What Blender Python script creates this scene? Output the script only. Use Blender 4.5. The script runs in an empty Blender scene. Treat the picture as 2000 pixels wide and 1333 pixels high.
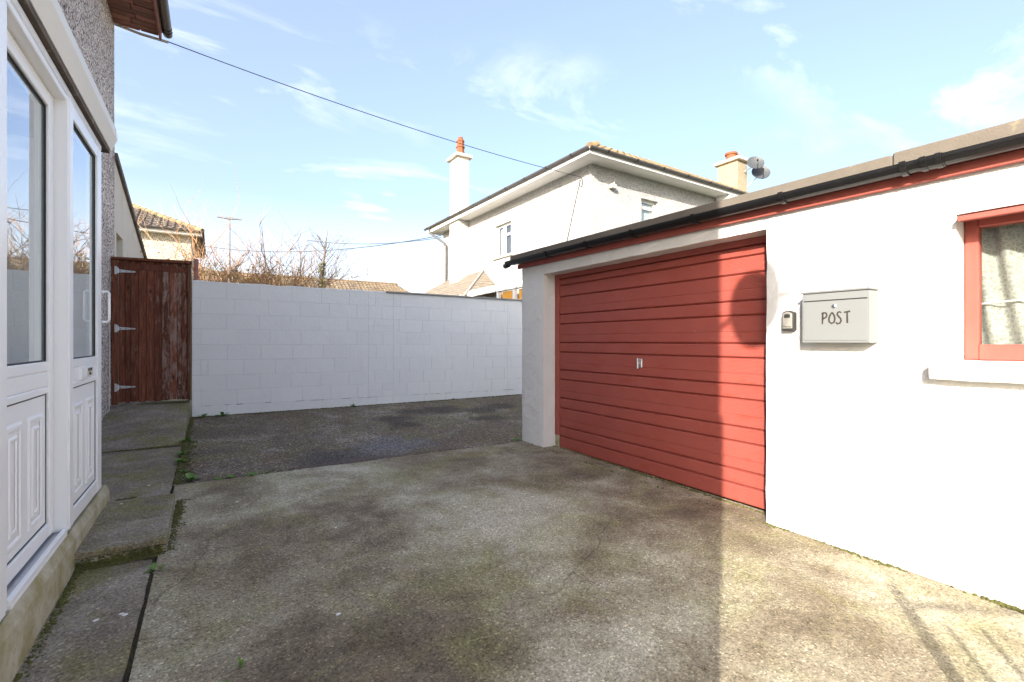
import bpy, bmesh, math, random
from mathutils import Vector, Matrix, noise as mnoise

S = bpy.context.scene
COL = S.collection
H = 1.30            # eye height: all coordinates below are metres from the lens, lifted by H when placed
rad = math.radians

# ------------------------------------------------------------------ camera
cam = bpy.data.cameras.new('camera'); cam.sensor_width = 36; cam.lens = 16.29
cam.clip_start = .05; cam.clip_end = 1500
co = bpy.data.objects.new('camera', cam); COL.objects.link(co)
co.location = (0, 0, H); co.rotation_euler = (rad(90), 0, rad(-32.83)); S.camera = co

# ------------------------------------------------------------------ sky, sun, exposure
SUN_EL, SUN_AZ = rad(22), rad(237.6)
W = bpy.data.worlds.new('World'); S.world = W; W.use_nodes = True
nt = W.node_tree; nt.nodes.clear()
def N(nt, t, **k):
    n = nt.nodes.new(t)
    ins = k.pop('i', {})
    for a, b in k.items(): setattr(n, a, b)
    for a, b in ins.items():
        s = n.inputs[a]
        if isinstance(b, bpy.types.NodeSocket): nt.links.new(b, s)
        else: s.default_value = b
    return n
def mth(nt, op, a, b=0.0, c=None, clamp=False):
    i = {0: a, 1: b}
    if c is not None: i[2] = c
    return N(nt, 'ShaderNodeMath', operation=op, use_clamp=clamp, i=i).outputs[0]
def ramp(nt, f, pts, interp='LINEAR'):
    n = N(nt, 'ShaderNodeValToRGB', i={0: f}); e = n.color_ramp; e.interpolation = interp
    while len(e.elements) < len(pts): e.elements.new(.5)
    for el, (p, c) in zip(e.elements, pts):
        el.position = p
        el.color = (c, c, c, 1) if isinstance(c, (int, float)) else (*c, 1)
    return n.outputs[0]
def mix(nt, f, a, b, mode='MIX'):
    n = N(nt, 'ShaderNodeMix', data_type='RGBA', blend_type=mode)
    for k, v in ((0, f), (6, a), (7, b)):
        if isinstance(v, bpy.types.NodeSocket): nt.links.new(v, n.inputs[k])
        elif k == 0: n.inputs[0].default_value = v
        else: n.inputs[k].default_value = (*v, 1)
    return n.outputs[2]
def noise(nt, v, sc, det=4, rough=.55, dist=0):
    return N(nt, 'ShaderNodeTexNoise', i={'Vector': v, 'Scale': sc, 'Detail': det, 'Roughness': rough, 'Distortion': dist}).outputs[0]
def voro(nt, v, sc, feature='F1', rnd=1):
    return N(nt, 'ShaderNodeTexVoronoi', feature=feature, i={'Vector': v, 'Scale': sc, 'Randomness': rnd})
def vmul(nt, v, s):
    return N(nt, 'ShaderNodeVectorMath', operation='MULTIPLY', i={0: v, 1: s}).outputs[0]

sky = N(nt, 'ShaderNodeTexSky', sky_type='NISHITA', sun_disc=False, sun_elevation=SUN_EL, sun_rotation=SUN_AZ, altitude=0, air_density=1.0, dust_density=5, ozone_density=3)
gen = N(nt, 'ShaderNodeTexCoord').outputs['Generated']
sx = N(nt, 'ShaderNodeSeparateXYZ', i={0: gen})
zz = mth(nt, 'ADD', mth(nt, 'ABSOLUTE', sx.outputs[2]), .16)
pl = N(nt, 'ShaderNodeCombineXYZ', i={0: mth(nt, 'DIVIDE', sx.outputs[0], zz), 1: mth(nt, 'DIVIDE', sx.outputs[1], zz), 2: 0.0}).outputs[0]
pl = N(nt, 'ShaderNodeMapping', i={0: pl, 'Location': (6.7, 9.1, 0), 'Rotation': (0, 0, rad(25)), 'Scale': (1.3, 2.6, 1)}).outputs[0]
cl = noise(nt, pl, 1.15, 9, .6, .45)
cmask = noise(nt, pl, .5, 2, .5)
cf = mth(nt, 'MULTIPLY', ramp(nt, cl, [(.52, 0), (.78, 1)]), ramp(nt, cmask, [(.46, 0), (.66, 1)]))
haze = ramp(nt, sx.outputs[2], [(0.0, .58), (.27, 0)])
cf = mth(nt, 'MAXIMUM', mth(nt, 'ADD', mth(nt, 'MULTIPLY', cf, .85), 0.0), haze)
skyc = mix(nt, cf, mix(nt, .20, sky.outputs[0], (2.85, 2.74, 2.95)), (4.7, 4.7, 4.9))
bg = N(nt, 'ShaderNodeBackground', i={0: skyc, 1: .078})
N(nt, 'ShaderNodeOutputWorld', i={0: bg.outputs[0]})

sl = bpy.data.lights.new('sun', 'SUN'); sl.energy = 2.05; sl.angle = rad(.53); sl.color = (1, .92, .81)
so = bpy.data.objects.new('sun', sl); COL.objects.link(so); so.location = (-20, -13, 20)
LD = Vector((.844 * math.cos(SUN_EL), .536 * math.cos(SUN_EL), -math.sin(SUN_EL)))
so.rotation_euler = LD.to_track_quat('-Z', 'Y').to_euler()
S.view_settings.view_transform = 'Standard'; S.view_settings.look = 'None'
S.view_settings.exposure = 2.55; S.view_settings.gamma = 1; S.view_settings.use_curve_mapping = False

# ------------------------------------------------------------------ materials
def newmat(name, fixed=False):
    m = bpy.data.materials.new(name); m.use_nodes = True; t = m.node_tree; t.nodes.clear()
    out = N(t, 'ShaderNodeOutputMaterial')
    tc = N(t, 'ShaderNodeTexCoord').outputs['Object']
    oi = N(t, 'ShaderNodeObjectInfo').outputs['Random']
    v = N(t, 'ShaderNodeVectorMath', operation='MULTIPLY_ADD', i={0: (31.7, 17.3, 23.9), 1: N(t, 'ShaderNodeCombineXYZ', i={0: oi, 1: oi, 2: oi}).outputs[0], 2: tc}).outputs[0]
    return m, t, out, (tc if fixed else v), oi
def bump(t, h, strength, dist, normal=None):
    i = {'Height': h, 'Strength': strength, 'Distance': dist}
    if normal is not None: i['Normal'] = normal
    return N(t, 'ShaderNodeBump', i=i).outputs[0]
def bsdf(t, out, col, rough=.8, normal=None, metal=0, spec=.5, **k):
    i = {'Base Color': col if isinstance(col, bpy.types.NodeSocket) else (*col, 1), 'Roughness': rough, 'Metallic': metal, 'Specular IOR Level': spec}
    i.update(k)
    if normal is not None: i['Normal'] = normal
    b = N(t, 'ShaderNodeBsdfPrincipled', i=i)
    t.links.new(b.outputs[0], out.inputs[0]); return b
def simple(name, col, rough=.7, var=.15, vs=6, bs=40, bst=.15, metal=0, spec=.4, dirt=None, dirt_lo=.55, stretch=None, tone=0):
    m, t, out, v, oi = newmat(name)
    if stretch: v = vmul(t, v, stretch)
    n1 = noise(t, v, vs, 5)
    c = mix(t, n1, tuple(x * (1 - var) for x in col), tuple(min(1, x * (1 + var)) for x in col))
    if tone: c = mix(t, 1.0, c, ramp(t, oi, [(0, 1 - tone), (1, 1 + tone)]), 'MULTIPLY')
    if dirt: c = mix(t, ramp(t, noise(t, v, vs * 1.7, 7, .65), [(dirt_lo, 0), (dirt_lo + .18, 1)]), c, dirt)
    bsdf(t, out, c, rough, bump(t, noise(t, v, bs, 4), bst, .01), metal, spec)
    return m

def m_concrete():
    m, t, out, v, oi = newmat('weathered_concrete', True)
    big = noise(t, v, .9, 5, .6, .6)
    med = noise(t, v, 3.2, 6, .65, .3)
    f = mth(t, 'ADD', mth(t, 'MULTIPLY', big, .55), mth(t, 'MULTIPLY', med, .45))
    # stains with their own places
    warp = N(t, 'ShaderNodeVectorMath', operation='MULTIPLY_ADD', i={0: N(t, 'ShaderNodeTexNoise', i={'Vector': v, 'Scale': 1.6, 'Detail': 4.0}).outputs[1], 1: (1.1, 1.1, 0), 2: v}).outputs[0]
    def blob(x, y, r):
        d = N(t, 'ShaderNodeVectorMath', operation='DISTANCE', i={0: vmul(t, warp, (1, 1, 0)), 1: (x + .55, y + .55, 0)}).outputs['Value']
        return ramp(t, mth(t, 'DIVIDE', d, r), [(0, 1), (1, 0)])
    for x, y, r, a in ((1.05, 4.5, .9, .10), (1.1, 2.9, .7, .08), (1.85, 2.9, .75, .13), (1.45, 1.35, .7, .13), (2.25, 1.75, .7, .10), (1.65, 3.6, .7, .08),
                       (3.15, 3.3, .9, -.10), (.2, 3.4, .9, -.12), (.85, 1.7, .45, -.12), (.3, 2.0, .6, -.10), (1.5, 1.85, .35, -.08), (0, 4.6, .7, -.10), (3.1, 2.3, .6, -.08), (1.33, 3.85, .35, -.05)):
        f = mth(t, 'ADD', f, mth(t, 'MULTIPLY', blob(x, y, r), a * (1.1 if a > 0 else .62)))
    c = ramp(t, f, [(.33, (.14, .108, .075)), (.44, (.25, .205, .142)), (.53, (.38, .335, .24)), (.64, (.54, .50, .385))])
    g = mth(t, 'ADD', noise(t, v, 1.7, 6, .7, .8), mth(t, 'MULTIPLY', mth(t, 'ADD', blob(1.5, 2.4, .8), blob(1.6, 4.3, .9)), .10))
    c = mix(t, mth(t, 'MULTIPLY', ramp(t, g, [(.47, 0), (.68, 1)]), .5), c, (.30, .29, .115))
    rust = ramp(t, noise(t, v, 2.3, 6, .7, .4), [(.60, 0), (.74, 1)])
    c = mix(t, mth(t, 'MULTIPLY', rust, .35), c, (.36, .24, .15))
    vo = voro(t, v, 140)
    ag = ramp(t, N(t, 'ShaderNodeSeparateColor', i={0: vo.outputs['Color']}).outputs[0], [(0, .55), (.3, .9), (.7, 1.0), (.93, 1.15), (1, 1.9)])
    c = mix(t, 1.0, c, ag, 'MULTIPLY')
    fine = noise(t, v, 160, 3, .7); grit = noise(t, v, 62, 5, .8)
    c = mix(t, 1.0, c, ramp(t, grit, [(.30, .30), (.44, .90), (.56, 1.08), (.70, 1.55)]), 'MULTIPLY')
    ck = voro(t, N(t, 'ShaderNodeVectorMath', operation='MULTIPLY_ADD', i={0: N(t, 'ShaderNodeTexNoise', i={'Vector': v, 'Scale': 2.5, 'Detail': 6.0}).outputs[1], 1: (.35, .35, 0), 2: v}).outputs[0], .42, 'DISTANCE_TO_EDGE').outputs['Distance']
    ckm = mth(t, 'MULTIPLY', ramp(t, ck, [(.001, 1), (.0035, 0)]), ramp(t, noise(t, v, 1.1, 3), [(.5, 0), (.58, 1)]))
    c = mix(t, mth(t, 'MULTIPLY', ckm, .45), c, (.05, .042, .022))
    pits = ramp(t, noise(t, v, 21, 6, .8), [(.66, 0), (.74, 1)])
    c = mix(t, mth(t, 'MULTIPLY', pits, .55), c, (.06, .052, .028))
    hgt = mth(t, 'ADD', mth(t, 'MULTIPLY', grit, .8), mth(t, 'MULTIPLY', fine, .35))
    nrm = bump(t, hgt, .75, .014)
    bsdf(t, out, c, .92, nrm, 0, .2)
    return m
def m_tarmac():
    m, t, out, v, oi = newmat('old_tarmac', True)
    big = noise(t, v, 1.1, 6, .65, .8)
    c = ramp(t, big, [(.28, (.078, .058, .042)), (.45, (.138, .108, .078)), (.58, (.20, .168, .130)), (.72, (.29, .26, .215))])
    c = mix(t, mth(t, 'MULTIPLY', ramp(t, noise(t, v, 1.5, 6, .7, .5), [(.46, 0), (.62, 1)]), .7), c, (.13, .085, .05))
    c = mix(t, mth(t, 'MULTIPLY', ramp(t, noise(t, vmul(t, v, (1, 1.4, 1)), 2.1, 7, .7), [(.48, 0), (.66, 1)]), .65), c, (.15, .135, .04))
    def spot(x, y, r, col, c, a=.9):
        d = N(t, 'ShaderNodeVectorMath', operation='DISTANCE', i={0: N(t, 'ShaderNodeVectorMath', operation='MULTIPLY_ADD', i={0: N(t, 'ShaderNodeTexNoise', i={'Vector': v, 'Scale': 4.5, 'Detail': 6.0}).outputs[1], 1: (.60, .60, 0), 2: vmul(t, v, (1, 1, 0))}).outputs[0], 1: (x + .30, y + .30, 0)}).outputs['Value']
        return mix(t, mth(t, 'MULTIPLY', ramp(t, mth(t, 'DIVIDE', d, r), [(.15, 1), (.6, .75), (1, 0)]), a), c, col)
    for x, y, r in ((2.3, 6.85, .34), (2.73, 7.34, .32), (3.3, 7.3, .45), (3.86, 6.95, .4), (2.3, 6.4, .30), (4.4, 7.2, .42), (3.6, 6.3, .33)):
        c = spot(x, y, r, (.035, .026, .021), c, .72)
    c = spot(1.75, 5.35, .55, (.155, .155, .165), c, .7)
    c = spot(1.05, 5.1, .5, (.05, .048, .05), c, .7)
    vo = voro(t, v, 85)
    ag = ramp(t, N(t, 'ShaderNodeSeparateColor', i={0: vo.outputs['Color']}).outputs[0], [(0, .4), (.5, .95), (.9, 1.5), (1, 3.2)])
    c = mix(t, 1.0, c, ag, 'MULTIPLY')
    gr = noise(t, v, 60, 4, .75)
    c = mix(t, 1.0, c, ramp(t, gr, [(.3, .6), (.7, 1.4)]), 'MULTIPLY')
    nrm = bump(t, mth(t, 'ADD', gr, mth(t, 'MULTIPLY', vo.outputs['Distance'], -.6)), .6, .012)
    bsdf(t, out, c, ramp(t, big, [(.3, .62), (.6, .9)]), nrm, 0, .35)
    return m
def m_slab():
    m, t, out, v, oi = newmat('path_concrete')
    f = mth(t, 'ADD', mth(t, 'MULTIPLY', noise(t, v, 1.6, 6, .65, .5), .7), mth(t, 'MULTIPLY', noise(t, v, 7, 5, .6), .3))
    c = ramp(t, f, [(.32, (.12, .095, .072)), (.48, (.215, .178, .138)), (.62, (.31, .27, .215)), (.75, (.43, .395, .33))])
    c = mix(t, mth(t, 'MULTIPLY', ramp(t, noise(t, v, 2.2, 6, .7, .6), [(.46, 0), (.64, 1)]), .65), c, (.19, .175, .05))
    gr = noise(t, v, 70, 4, .75)
    c = mix(t, 1.0, c, ramp(t, gr, [(.3, .7), (.7, 1.3)]), 'MULTIPLY')
    vo = voro(t, v, 120)
    c = mix(t, 1.0, c, ramp(t, N(t, 'ShaderNodeSeparateColor', i={0: vo.outputs['Color']}).outputs[0], [(0, .6), (.5, 1), (.95, 1.2), (1, 1.9)]), 'MULTIPLY')
    bsdf(t, out, c, .88, bump(t, gr, .45, .008), 0, .25)
    return m
def m_pebble(name, cols, scale, bstr, mixbase=None):
    m, t, out, v, oi = newmat(name)
    vo = voro(t, v, scale)
    r = N(t, 'ShaderNodeSeparateColor', i={0: vo.outputs['Color']}).outputs[0]
    c = ramp(t, r, cols, 'CONSTANT')
    c = mix(t, 1.0, c, ramp(t, noise(t, v, 1.3, 5), [(.3, .82), (.7, 1.1)]), 'MULTIPLY')
    edge = ramp(t, vo.outputs['Distance'], [(.4, 1), (.9, .75)])
    c = mix(t, 1.0, c, edge, 'MULTIPLY')
    h = mth(t, 'ADD', mth(t, 'MULTIPLY', vo.outputs['Distance'], -1.0), mth(t, 'MULTIPLY', r, .5))
    bsdf(t, out, c, .9, bump(t, h, bstr, .014), 0, .2)
    return m
def m_roughcast(name, col, scale=26, bstr=.8):
    m, t, out, v, oi = newmat(name)
    n1 = noise(t, v, scale, 5, .7)
    vo = voro(t, v, scale * 1.3)
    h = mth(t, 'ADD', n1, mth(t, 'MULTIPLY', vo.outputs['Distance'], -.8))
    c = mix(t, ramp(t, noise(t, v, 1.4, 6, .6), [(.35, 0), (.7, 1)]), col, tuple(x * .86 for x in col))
    c = mix(t, mth(t, 'MULTIPLY', ramp(t, mth(t, 'MULTIPLY', h, 1.0), [(-.09, 1), (.05, 0)]), .6), c, (.13, .115, .10))  # dark tint in the hollows stands in for their shadows
    bsdf(t, out, c, .9, bump(t, h, bstr, .045), 0, .15)
    return m
def m_render():
    m, t, out, v, oi = newmat('white_render_paint')
    n1 = noise(t, v, 5, 6, .6, .4); n2 = noise(t, v, 26, 5, .6)
    c = mix(t, n1, (.63, .62, .60), (.74, .735, .72))
    st = ramp(t, noise(t, vmul(t, v, (1, 1, .35)), 3.5, 7, .7), [(.60, 0), (.80, 1)])
    c = mix(t, mth(t, 'MULTIPLY', st, .35), c, (.58, .54, .48))
    h = mth(t, 'ADD', mth(t, 'MULTIPLY', n1, 1.6), mth(t, 'MULTIPLY', n2, .35))
    bsdf(t, out, c, .75, bump(t, h, .7, .02), 0, .25)
    return m
def m_blockpaint():
    m, t, out, v, oi = newmat('white_block_paint')
    n2 = noise(t, v, 55, 5, .7); n1 = noise(t, v, 4, 6, .6)
    c = mix(t, n1, (.79, .775, .74), (.85, .84, .81))
    c = mix(t, 1.0, c, ramp(t, oi, [(0, .985), (1, 1.012)]), 'MULTIPLY')
    c = mix(t, mth(t, 'MULTIPLY', ramp(t, noise(t, v, 9, 7, .75), [(.66, 0), (.80, 1)]), .35), c, (.45, .44, .41))
    bsdf(t, out, c, .8, bump(t, mth(t, 'ADD', n2, mth(t, 'MULTIPLY', n1, 1.2)), .6, .015), 0, .2)
    return m
def m_door_red():
    m, t, out, v, oi = newmat('red_door_paint')
    wv = N(t, 'ShaderNodeTexWave', wave_type='BANDS', bands_direction='Z', i={'Vector': v, 'Scale': 30.0, 'Distortion': 1.2, 'Detail': 3.0, 'Detail Scale': .35}).outputs[1]
    gr = noise(t, vmul(t, v, (1, .5, 14)), 9, 5, .6)
    c = mix(t, noise(t, v, 3, 5), (.275, .058, .043), (.35, .090, .070))
    c = mix(t, mth(t, 'MULTIPLY', ramp(t, wv, [(.05, 1), (.5, 0)]), .55), c, (.27, .045, .032))
    c = mix(t, mth(t, 'MULTIPLY', ramp(t, noise(t, vmul(t, v, (1, .6, 1.6)), 7, 8, .75), [(.57, 0), (.63, 1)]), .7), c, (.30, .05, .03))
    c = mix(t, mth(t, 'MULTIPLY', ramp(t, noise(t, v, 14, 8, .8), [(.62, 0), (.70, 1)]), .5), c, (.62, .30, .24))
    bsdf(t, out, c, .52, bump(t, mth(t, 'ADD', mth(t, 'MULTIPLY', wv, .5), gr), .5, .004), 0, .4)
    return m
def m_red_timber():
    m, t, out, v, oi = newmat('red_timber_paint')
    c = mix(t, noise(t, v, 5, 6), (.265, .060, .045), (.35, .092, .070))
    fl = ramp(t, noise(t, vmul(t, v, (1, .5, 1)), 16, 8, .8), [(.67, 0), (.72, 1)])
    c = mix(t, mth(t, 'MULTIPLY', fl, .6), c, (.50, .26, .20))
    bsdf(t, out, c, .62, bump(t, mth(t, 'ADD', noise(t, v, 40, 5, .7), mth(t, 'MULTIPLY', fl, -1)), .35, .006), 0, .35)
    return m
def m_gate(name, wlo):
    m, t, out, v, oi = newmat(name)
    gv = vmul(t, v, (9, 9, .7))
    gr = noise(t, gv, 6, 7, .7, .6)
    c = ramp(t, gr, [(.28, (.058, .019, .011)), (.5, (.155, .050, .026)), (.72, (.275, .105, .058))])
    c = mix(t, 1.0, c, ramp(t, oi, [(0, .7), (1, 1.25)]), 'MULTIPLY')
    kn = voro(t, vmul(t, v, (5, 5, 2.2)), 1.6)
    c = mix(t, ramp(t, kn.outputs['Distance'], [(.05, .8), (.16, 0)]), c, (.025, .010, .007))
    wr = ramp(t, noise(t, vmul(t, v, (5, 5, 1.0)), 3.6, 9, .8, .4), [(wlo, 0), (wlo + .09, 1)])
    c = mix(t, mth(t, 'MULTIPLY', wr, .75), c, (.34, .245, .20))
    bsdf(t, out, c, .75, bump(t, gr, .5, .006), 0, .25)
    return m
def m_glass(name, tint, base=.06):
    m, t, out, v, oi = newmat(name)
    nrm = bump(t, noise(t, v, 2.2, 2), .025, .02)
    ge = N(t, 'ShaderNodeNewGeometry')
    cs = mth(t, 'ABSOLUTE', N(t, 'ShaderNodeVectorMath', operation='DOT_PRODUCT', i={0: ge.outputs['Incoming'], 1: nrm}).outputs['Value'])
    fr = mth(t, 'POWER', mth(t, 'SUBTRACT', 1.0, cs, clamp=True), 2.8)
    f = mth(t, 'MULTIPLY', mth(t, 'ADD', mth(t, 'MULTIPLY', fr, .9), base, clamp=True), mth(t, 'SUBTRACT', 1.0, ge.outputs['Backfacing']))
    tr = N(t, 'ShaderNodeBsdfTransparent', i={0: (*tint, 1)})
    gl = N(t, 'ShaderNodeBsdfGlossy', i={0: (.95, .97, 1, 1), 1: .01, 'Normal': nrm})
    mx = N(t, 'ShaderNodeMixShader', i={0: f, 1: tr.outputs[0], 2: gl.outputs[0]})
    t.links.new(mx.outputs[0], out.inputs[0]); return m
def m_lace():
    m, t, out, v, oi = newmat('net_curtain_lace')
    warp = N(t, 'ShaderNodeVectorMath', operation='MULTIPLY_ADD', i={0: N(t, 'ShaderNodeTexNoise', i={'Vector': v, 'Scale': 14.0}).outputs[1], 1: (.05, .05, .05), 2: v}).outputs[0]
    e1 = voro(t, warp, 40, 'DISTANCE_TO_EDGE').outputs['Distance']
    e2 = voro(t, warp, 62, 'DISTANCE_TO_EDGE').outputs['Distance']
    a = mth(t, 'MAXIMUM', ramp(t, e1, [(.08, 1), (.22, .0)]), ramp(t, e2, [(.02, .8), (.10, .45)]))
    d = N(t, 'ShaderNodeBsdfDiffuse', i={0: mix(t, a, (.30, .30, .275), (.50, .50, .475))})
    tl = N(t, 'ShaderNodeBsdfTranslucent', i={0: (.75, .75, .70, 1)})
    dm = N(t, 'ShaderNodeMixShader', i={0: .3, 1: d.outputs[0], 2: tl.outputs[0]})
    tr = N(t, 'ShaderNodeBsdfTransparent')
    mx = N(t, 'ShaderNodeMixShader', i={0: mth(t, 'ADD', mth(t, 'MULTIPLY', a, .45), .6, clamp=True), 1: tr.outputs[0], 2: dm.outputs[0]})
    t.links.new(mx.outputs[0], out.inputs[0]); return m
def m_plinth():
    m, t, out, v, oi = newmat('mossy_cream_plinth')
    c = mix(t, noise(t, v, 3, 6, .65), (.36, .32, .235), (.52, .485, .38))
    c = mix(t, mth(t, 'MULTIPLY', ramp(t, noise(t, v, 5, 7, .7), [(.40, 0), (.62, 1)]), .8), c, (.23, .205, .075))
    c = mix(t, mth(t, 'MULTIPLY', ramp(t, noise(t, v, 11, 7, .75), [(.58, 0), (.70, 1)]), .6), c, (.10, .085, .06))
    bsdf(t, out, c, .9, bump(t, noise(t, v, 45, 5, .7), .4, .01), 0, .2)
    return m
def m_tiles(name, cols, lichen, lo=.52):
    m, t, out, v, oi = newmat(name)
    c = ramp(t, noise(t, v, 2.6, 7, .7), [(.3, cols[0]), (.7, cols[1])])
    vo = voro(t, v, 3.2)
    c = mix(t, 1.0, c, ramp(t, N(t, 'ShaderNodeSeparateColor', i={0: vo.outputs['Color']}).outputs[0], [(0, .75), (1, 1.2)]), 'MULTIPLY')
    c = mix(t, mth(t, 'MULTIPLY', ramp(t, noise(t, v, 6, 8, .75), [(lo, 0), (lo + .14, 1)]), .8), c, lichen)
    bsdf(t, out, c, .9, bump(t, noise(t, v, 40, 4), .3, .01), 0, .2)
    return m
def m_felt():
    m, t, out, v, oi = newmat('grey_roofing_felt')
    c = mix(t, noise(t, v, 2.5, 6, .65), (.10, .085, .070), (.20, .175, .145))
    c = mix(t, mth(t, 'MULTIPLY', ramp(t, noise(t, v, 5, 7, .75), [(.6, 0), (.72, 1)]), .6), c, (.33, .27, .15))
    bsdf(t, out, c, .9, bump(t, noise(t, v, 120, 3), .4, .005), 0, .2)
    return m

MAT = dict(
    concrete=m_concrete(), tarmac=m_tarmac(), slab=m_slab(),
    pebble=m_pebble('grey_pebbledash', [(0, (.05, .04, .04)), (.17, (.28, .225, .20)), (.34, (.56, .47, .42)), (.60, (.72, .61, .54)), (.80, (.86, .80, .73))], 58, .45),
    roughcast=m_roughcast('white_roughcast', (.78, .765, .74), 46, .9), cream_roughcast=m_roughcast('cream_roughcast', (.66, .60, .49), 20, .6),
    render=m_render(), block=m_blockpaint(), mortar=simple('painted_mortar', (.66, .655, .635), .9, .25, 8, 40, .4, dirt=(.20, .18, .14), dirt_lo=.60),
    door=m_door_red(), red=m_red_timber(), gate=m_gate('stained_gate_wood', .58), gate_worn=m_gate('peeling_gate_wood', .47), gate_bare=simple('weathered_bare_wood', (.16, .12, .075), .85, .5, 9, 50, .4, stretch=(6, 6, .7), dirt=(.05, .06, .02)),
    upvc=simple('white_plastic', (.86, .86, .85), .28, .03, 3, 8, .02, spec=.5), cream=simple('cream_painted_board', (.72, .69, .62), .55, .05, 3, 20, .08),
    soffit_dark=simple('dirty_brown_soffit', (.10, .075, .055), .9, .5, 7, 40, .3, dirt=(.30, .27, .22)),
    seal=simple('dark_rubber_seal', (.03, .03, .032), .6, .2), alu=simple('worn_aluminium', (.55, .56, .58), .38, .15, 9, 60, .1, metal=.8),
    glass=m_glass('window_glass', (.90, .94, .93), .14), glass_thin=m_glass('thin_glass', (.92, .94, .92), .03), lace=m_lace(), plinth=m_plinth(),
    plastic=simple('black_gutter_plastic', (.009, .009, .010), .30, .3, 8, 30, .08, spec=.4, dirt=(.04, .037, .032), dirt_lo=.62),
    plastic_grey=simple('grey_gutter_plastic', (.075, .070, .068), .45, .2, 6, 30, .08),
    felt=m_felt(), galv=simple('galvanised_steel', (.56, .58, .60), .42, .15, 20, 60, .1, metal=.7),
    brown_soffit=simple('red_brown_soffit_board', (.30, .13, .10), .75, .4, 9, 60, .3, stretch=(1, 1, 1), dirt=(.16, .07, .055), tone=.45),
    white=simple('white_paint', (.76, .75, .72), .6, .05, 5, 30, .1), terracotta=simple('terracotta', (.24, .075, .03), .8, .25, 7, 40, .2),
    chimney_render=simple('buff_chimney_render', (.30, .25, .175), .9, .15, 4, 35, .35, dirt=(.21, .16, .10)),
    stone_cap=simple('weathered_cap_stone', (.50, .47, .40), .9, .2, 6, 40, .3, dirt=(.25, .22, .16)),
    coping=simple('grey_cement_coping', (.30, .29, .27), .9, .2, 6, 40, .3),
    tiles_yellow=m_tiles('lichened_roof_tiles', ((.17, .125, .08), (.29, .22, .135)), (.40, .29, .10), .50),
    tiles_dark=m_tiles('dark_roof_tiles', ((.10, .085, .075), (.20, .165, .135)), (.42, .32, .12), .56),
    tiles_far=m_tiles('brown_orange_roof_tiles', ((.15, .115, .080), (.23, .175, .12)), (.30, .225, .10), .52),
    slate=simple('weathered_buff_slate', (.22, .185, .145), .8, .3, 5, 40, .3, dirt=(.30, .265, .21), dirt_lo=.5),
    beige=simple('beige_smooth_render', (.66, .60, .49), .9, .08, 3, 30, .2, dirt=(.52, .47, .38), stretch=(1, 1, .3)),
    postbox=simple('stone_grey_enamel', (.182, .192, .192), .42, .03, 3, 60, .05), postbox_dark=simple('shadow_gap_black', (.02, .02, .02), .8), ink=simple('dark_brown_print', (.035, .027, .02), .7),
    chrome=simple('bright_chrome', (.75, .75, .73), .2, .1, metal=1), keybody=simple('dark_grey_plastic', (.03, .03, .028), .5), keyface=simple('pale_grey_plastic', (.27, .26, .235), .45),
    orange=simple('orange_panel', (.75, .36, .05), .7, .15), steel_lamp=simple('grey_lamp_post', (.22, .23, .25), .5, .1),
    cable=simple('black_cable', (.03, .035, .045), .6), white_cable=simple('white_cable', (.62, .58, .52), .6), dish=simple('grey_dish', (.055, .060, .063), .5, .08),
    bark=simple('twig_bark', (.19, .125, .085), .9, .4, 12, 50, .3), bark_orange=simple('orange_twig_bark', (.40, .235, .125), .9, .35, 12, 50, .3), bark_grey=simple('grey_twig_bark', (.17, .145, .13), .9, .3, 12, 50, .3),
    leaf_yellow=simple('yellow_dry_leaf', (.48, .30, .07), .7, .35, 9, 40, .1), leaf_green=simple('weed_leaf', (.11, .21, .035), .6, .35, 30, 40, .1), leaf_ivy=simple('ivy_leaf', (.16, .17, .035), .6, .4, 12, 40, .1),
    moss=simple('moss', (.085, .085, .022), .95, .5, 20, 80, .5, dirt=(.05, .04, .025)), dirt=simple('dark_joint_dirt', (.055, .044, .028), .95, .5, 20, 60, .5, dirt=(.10, .10, .03)),
    gravel=simple('loose_gravel', (.15, .12, .11), .85, .5, 30, 60, .3), fleck=simple('white_flecks', (.70, .69, .65), .8, .1),
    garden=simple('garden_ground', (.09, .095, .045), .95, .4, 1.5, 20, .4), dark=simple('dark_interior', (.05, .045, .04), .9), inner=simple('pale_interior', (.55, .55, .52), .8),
    sticker=simple('cream_sticker', (.58, .54, .43), .6),
)

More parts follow.
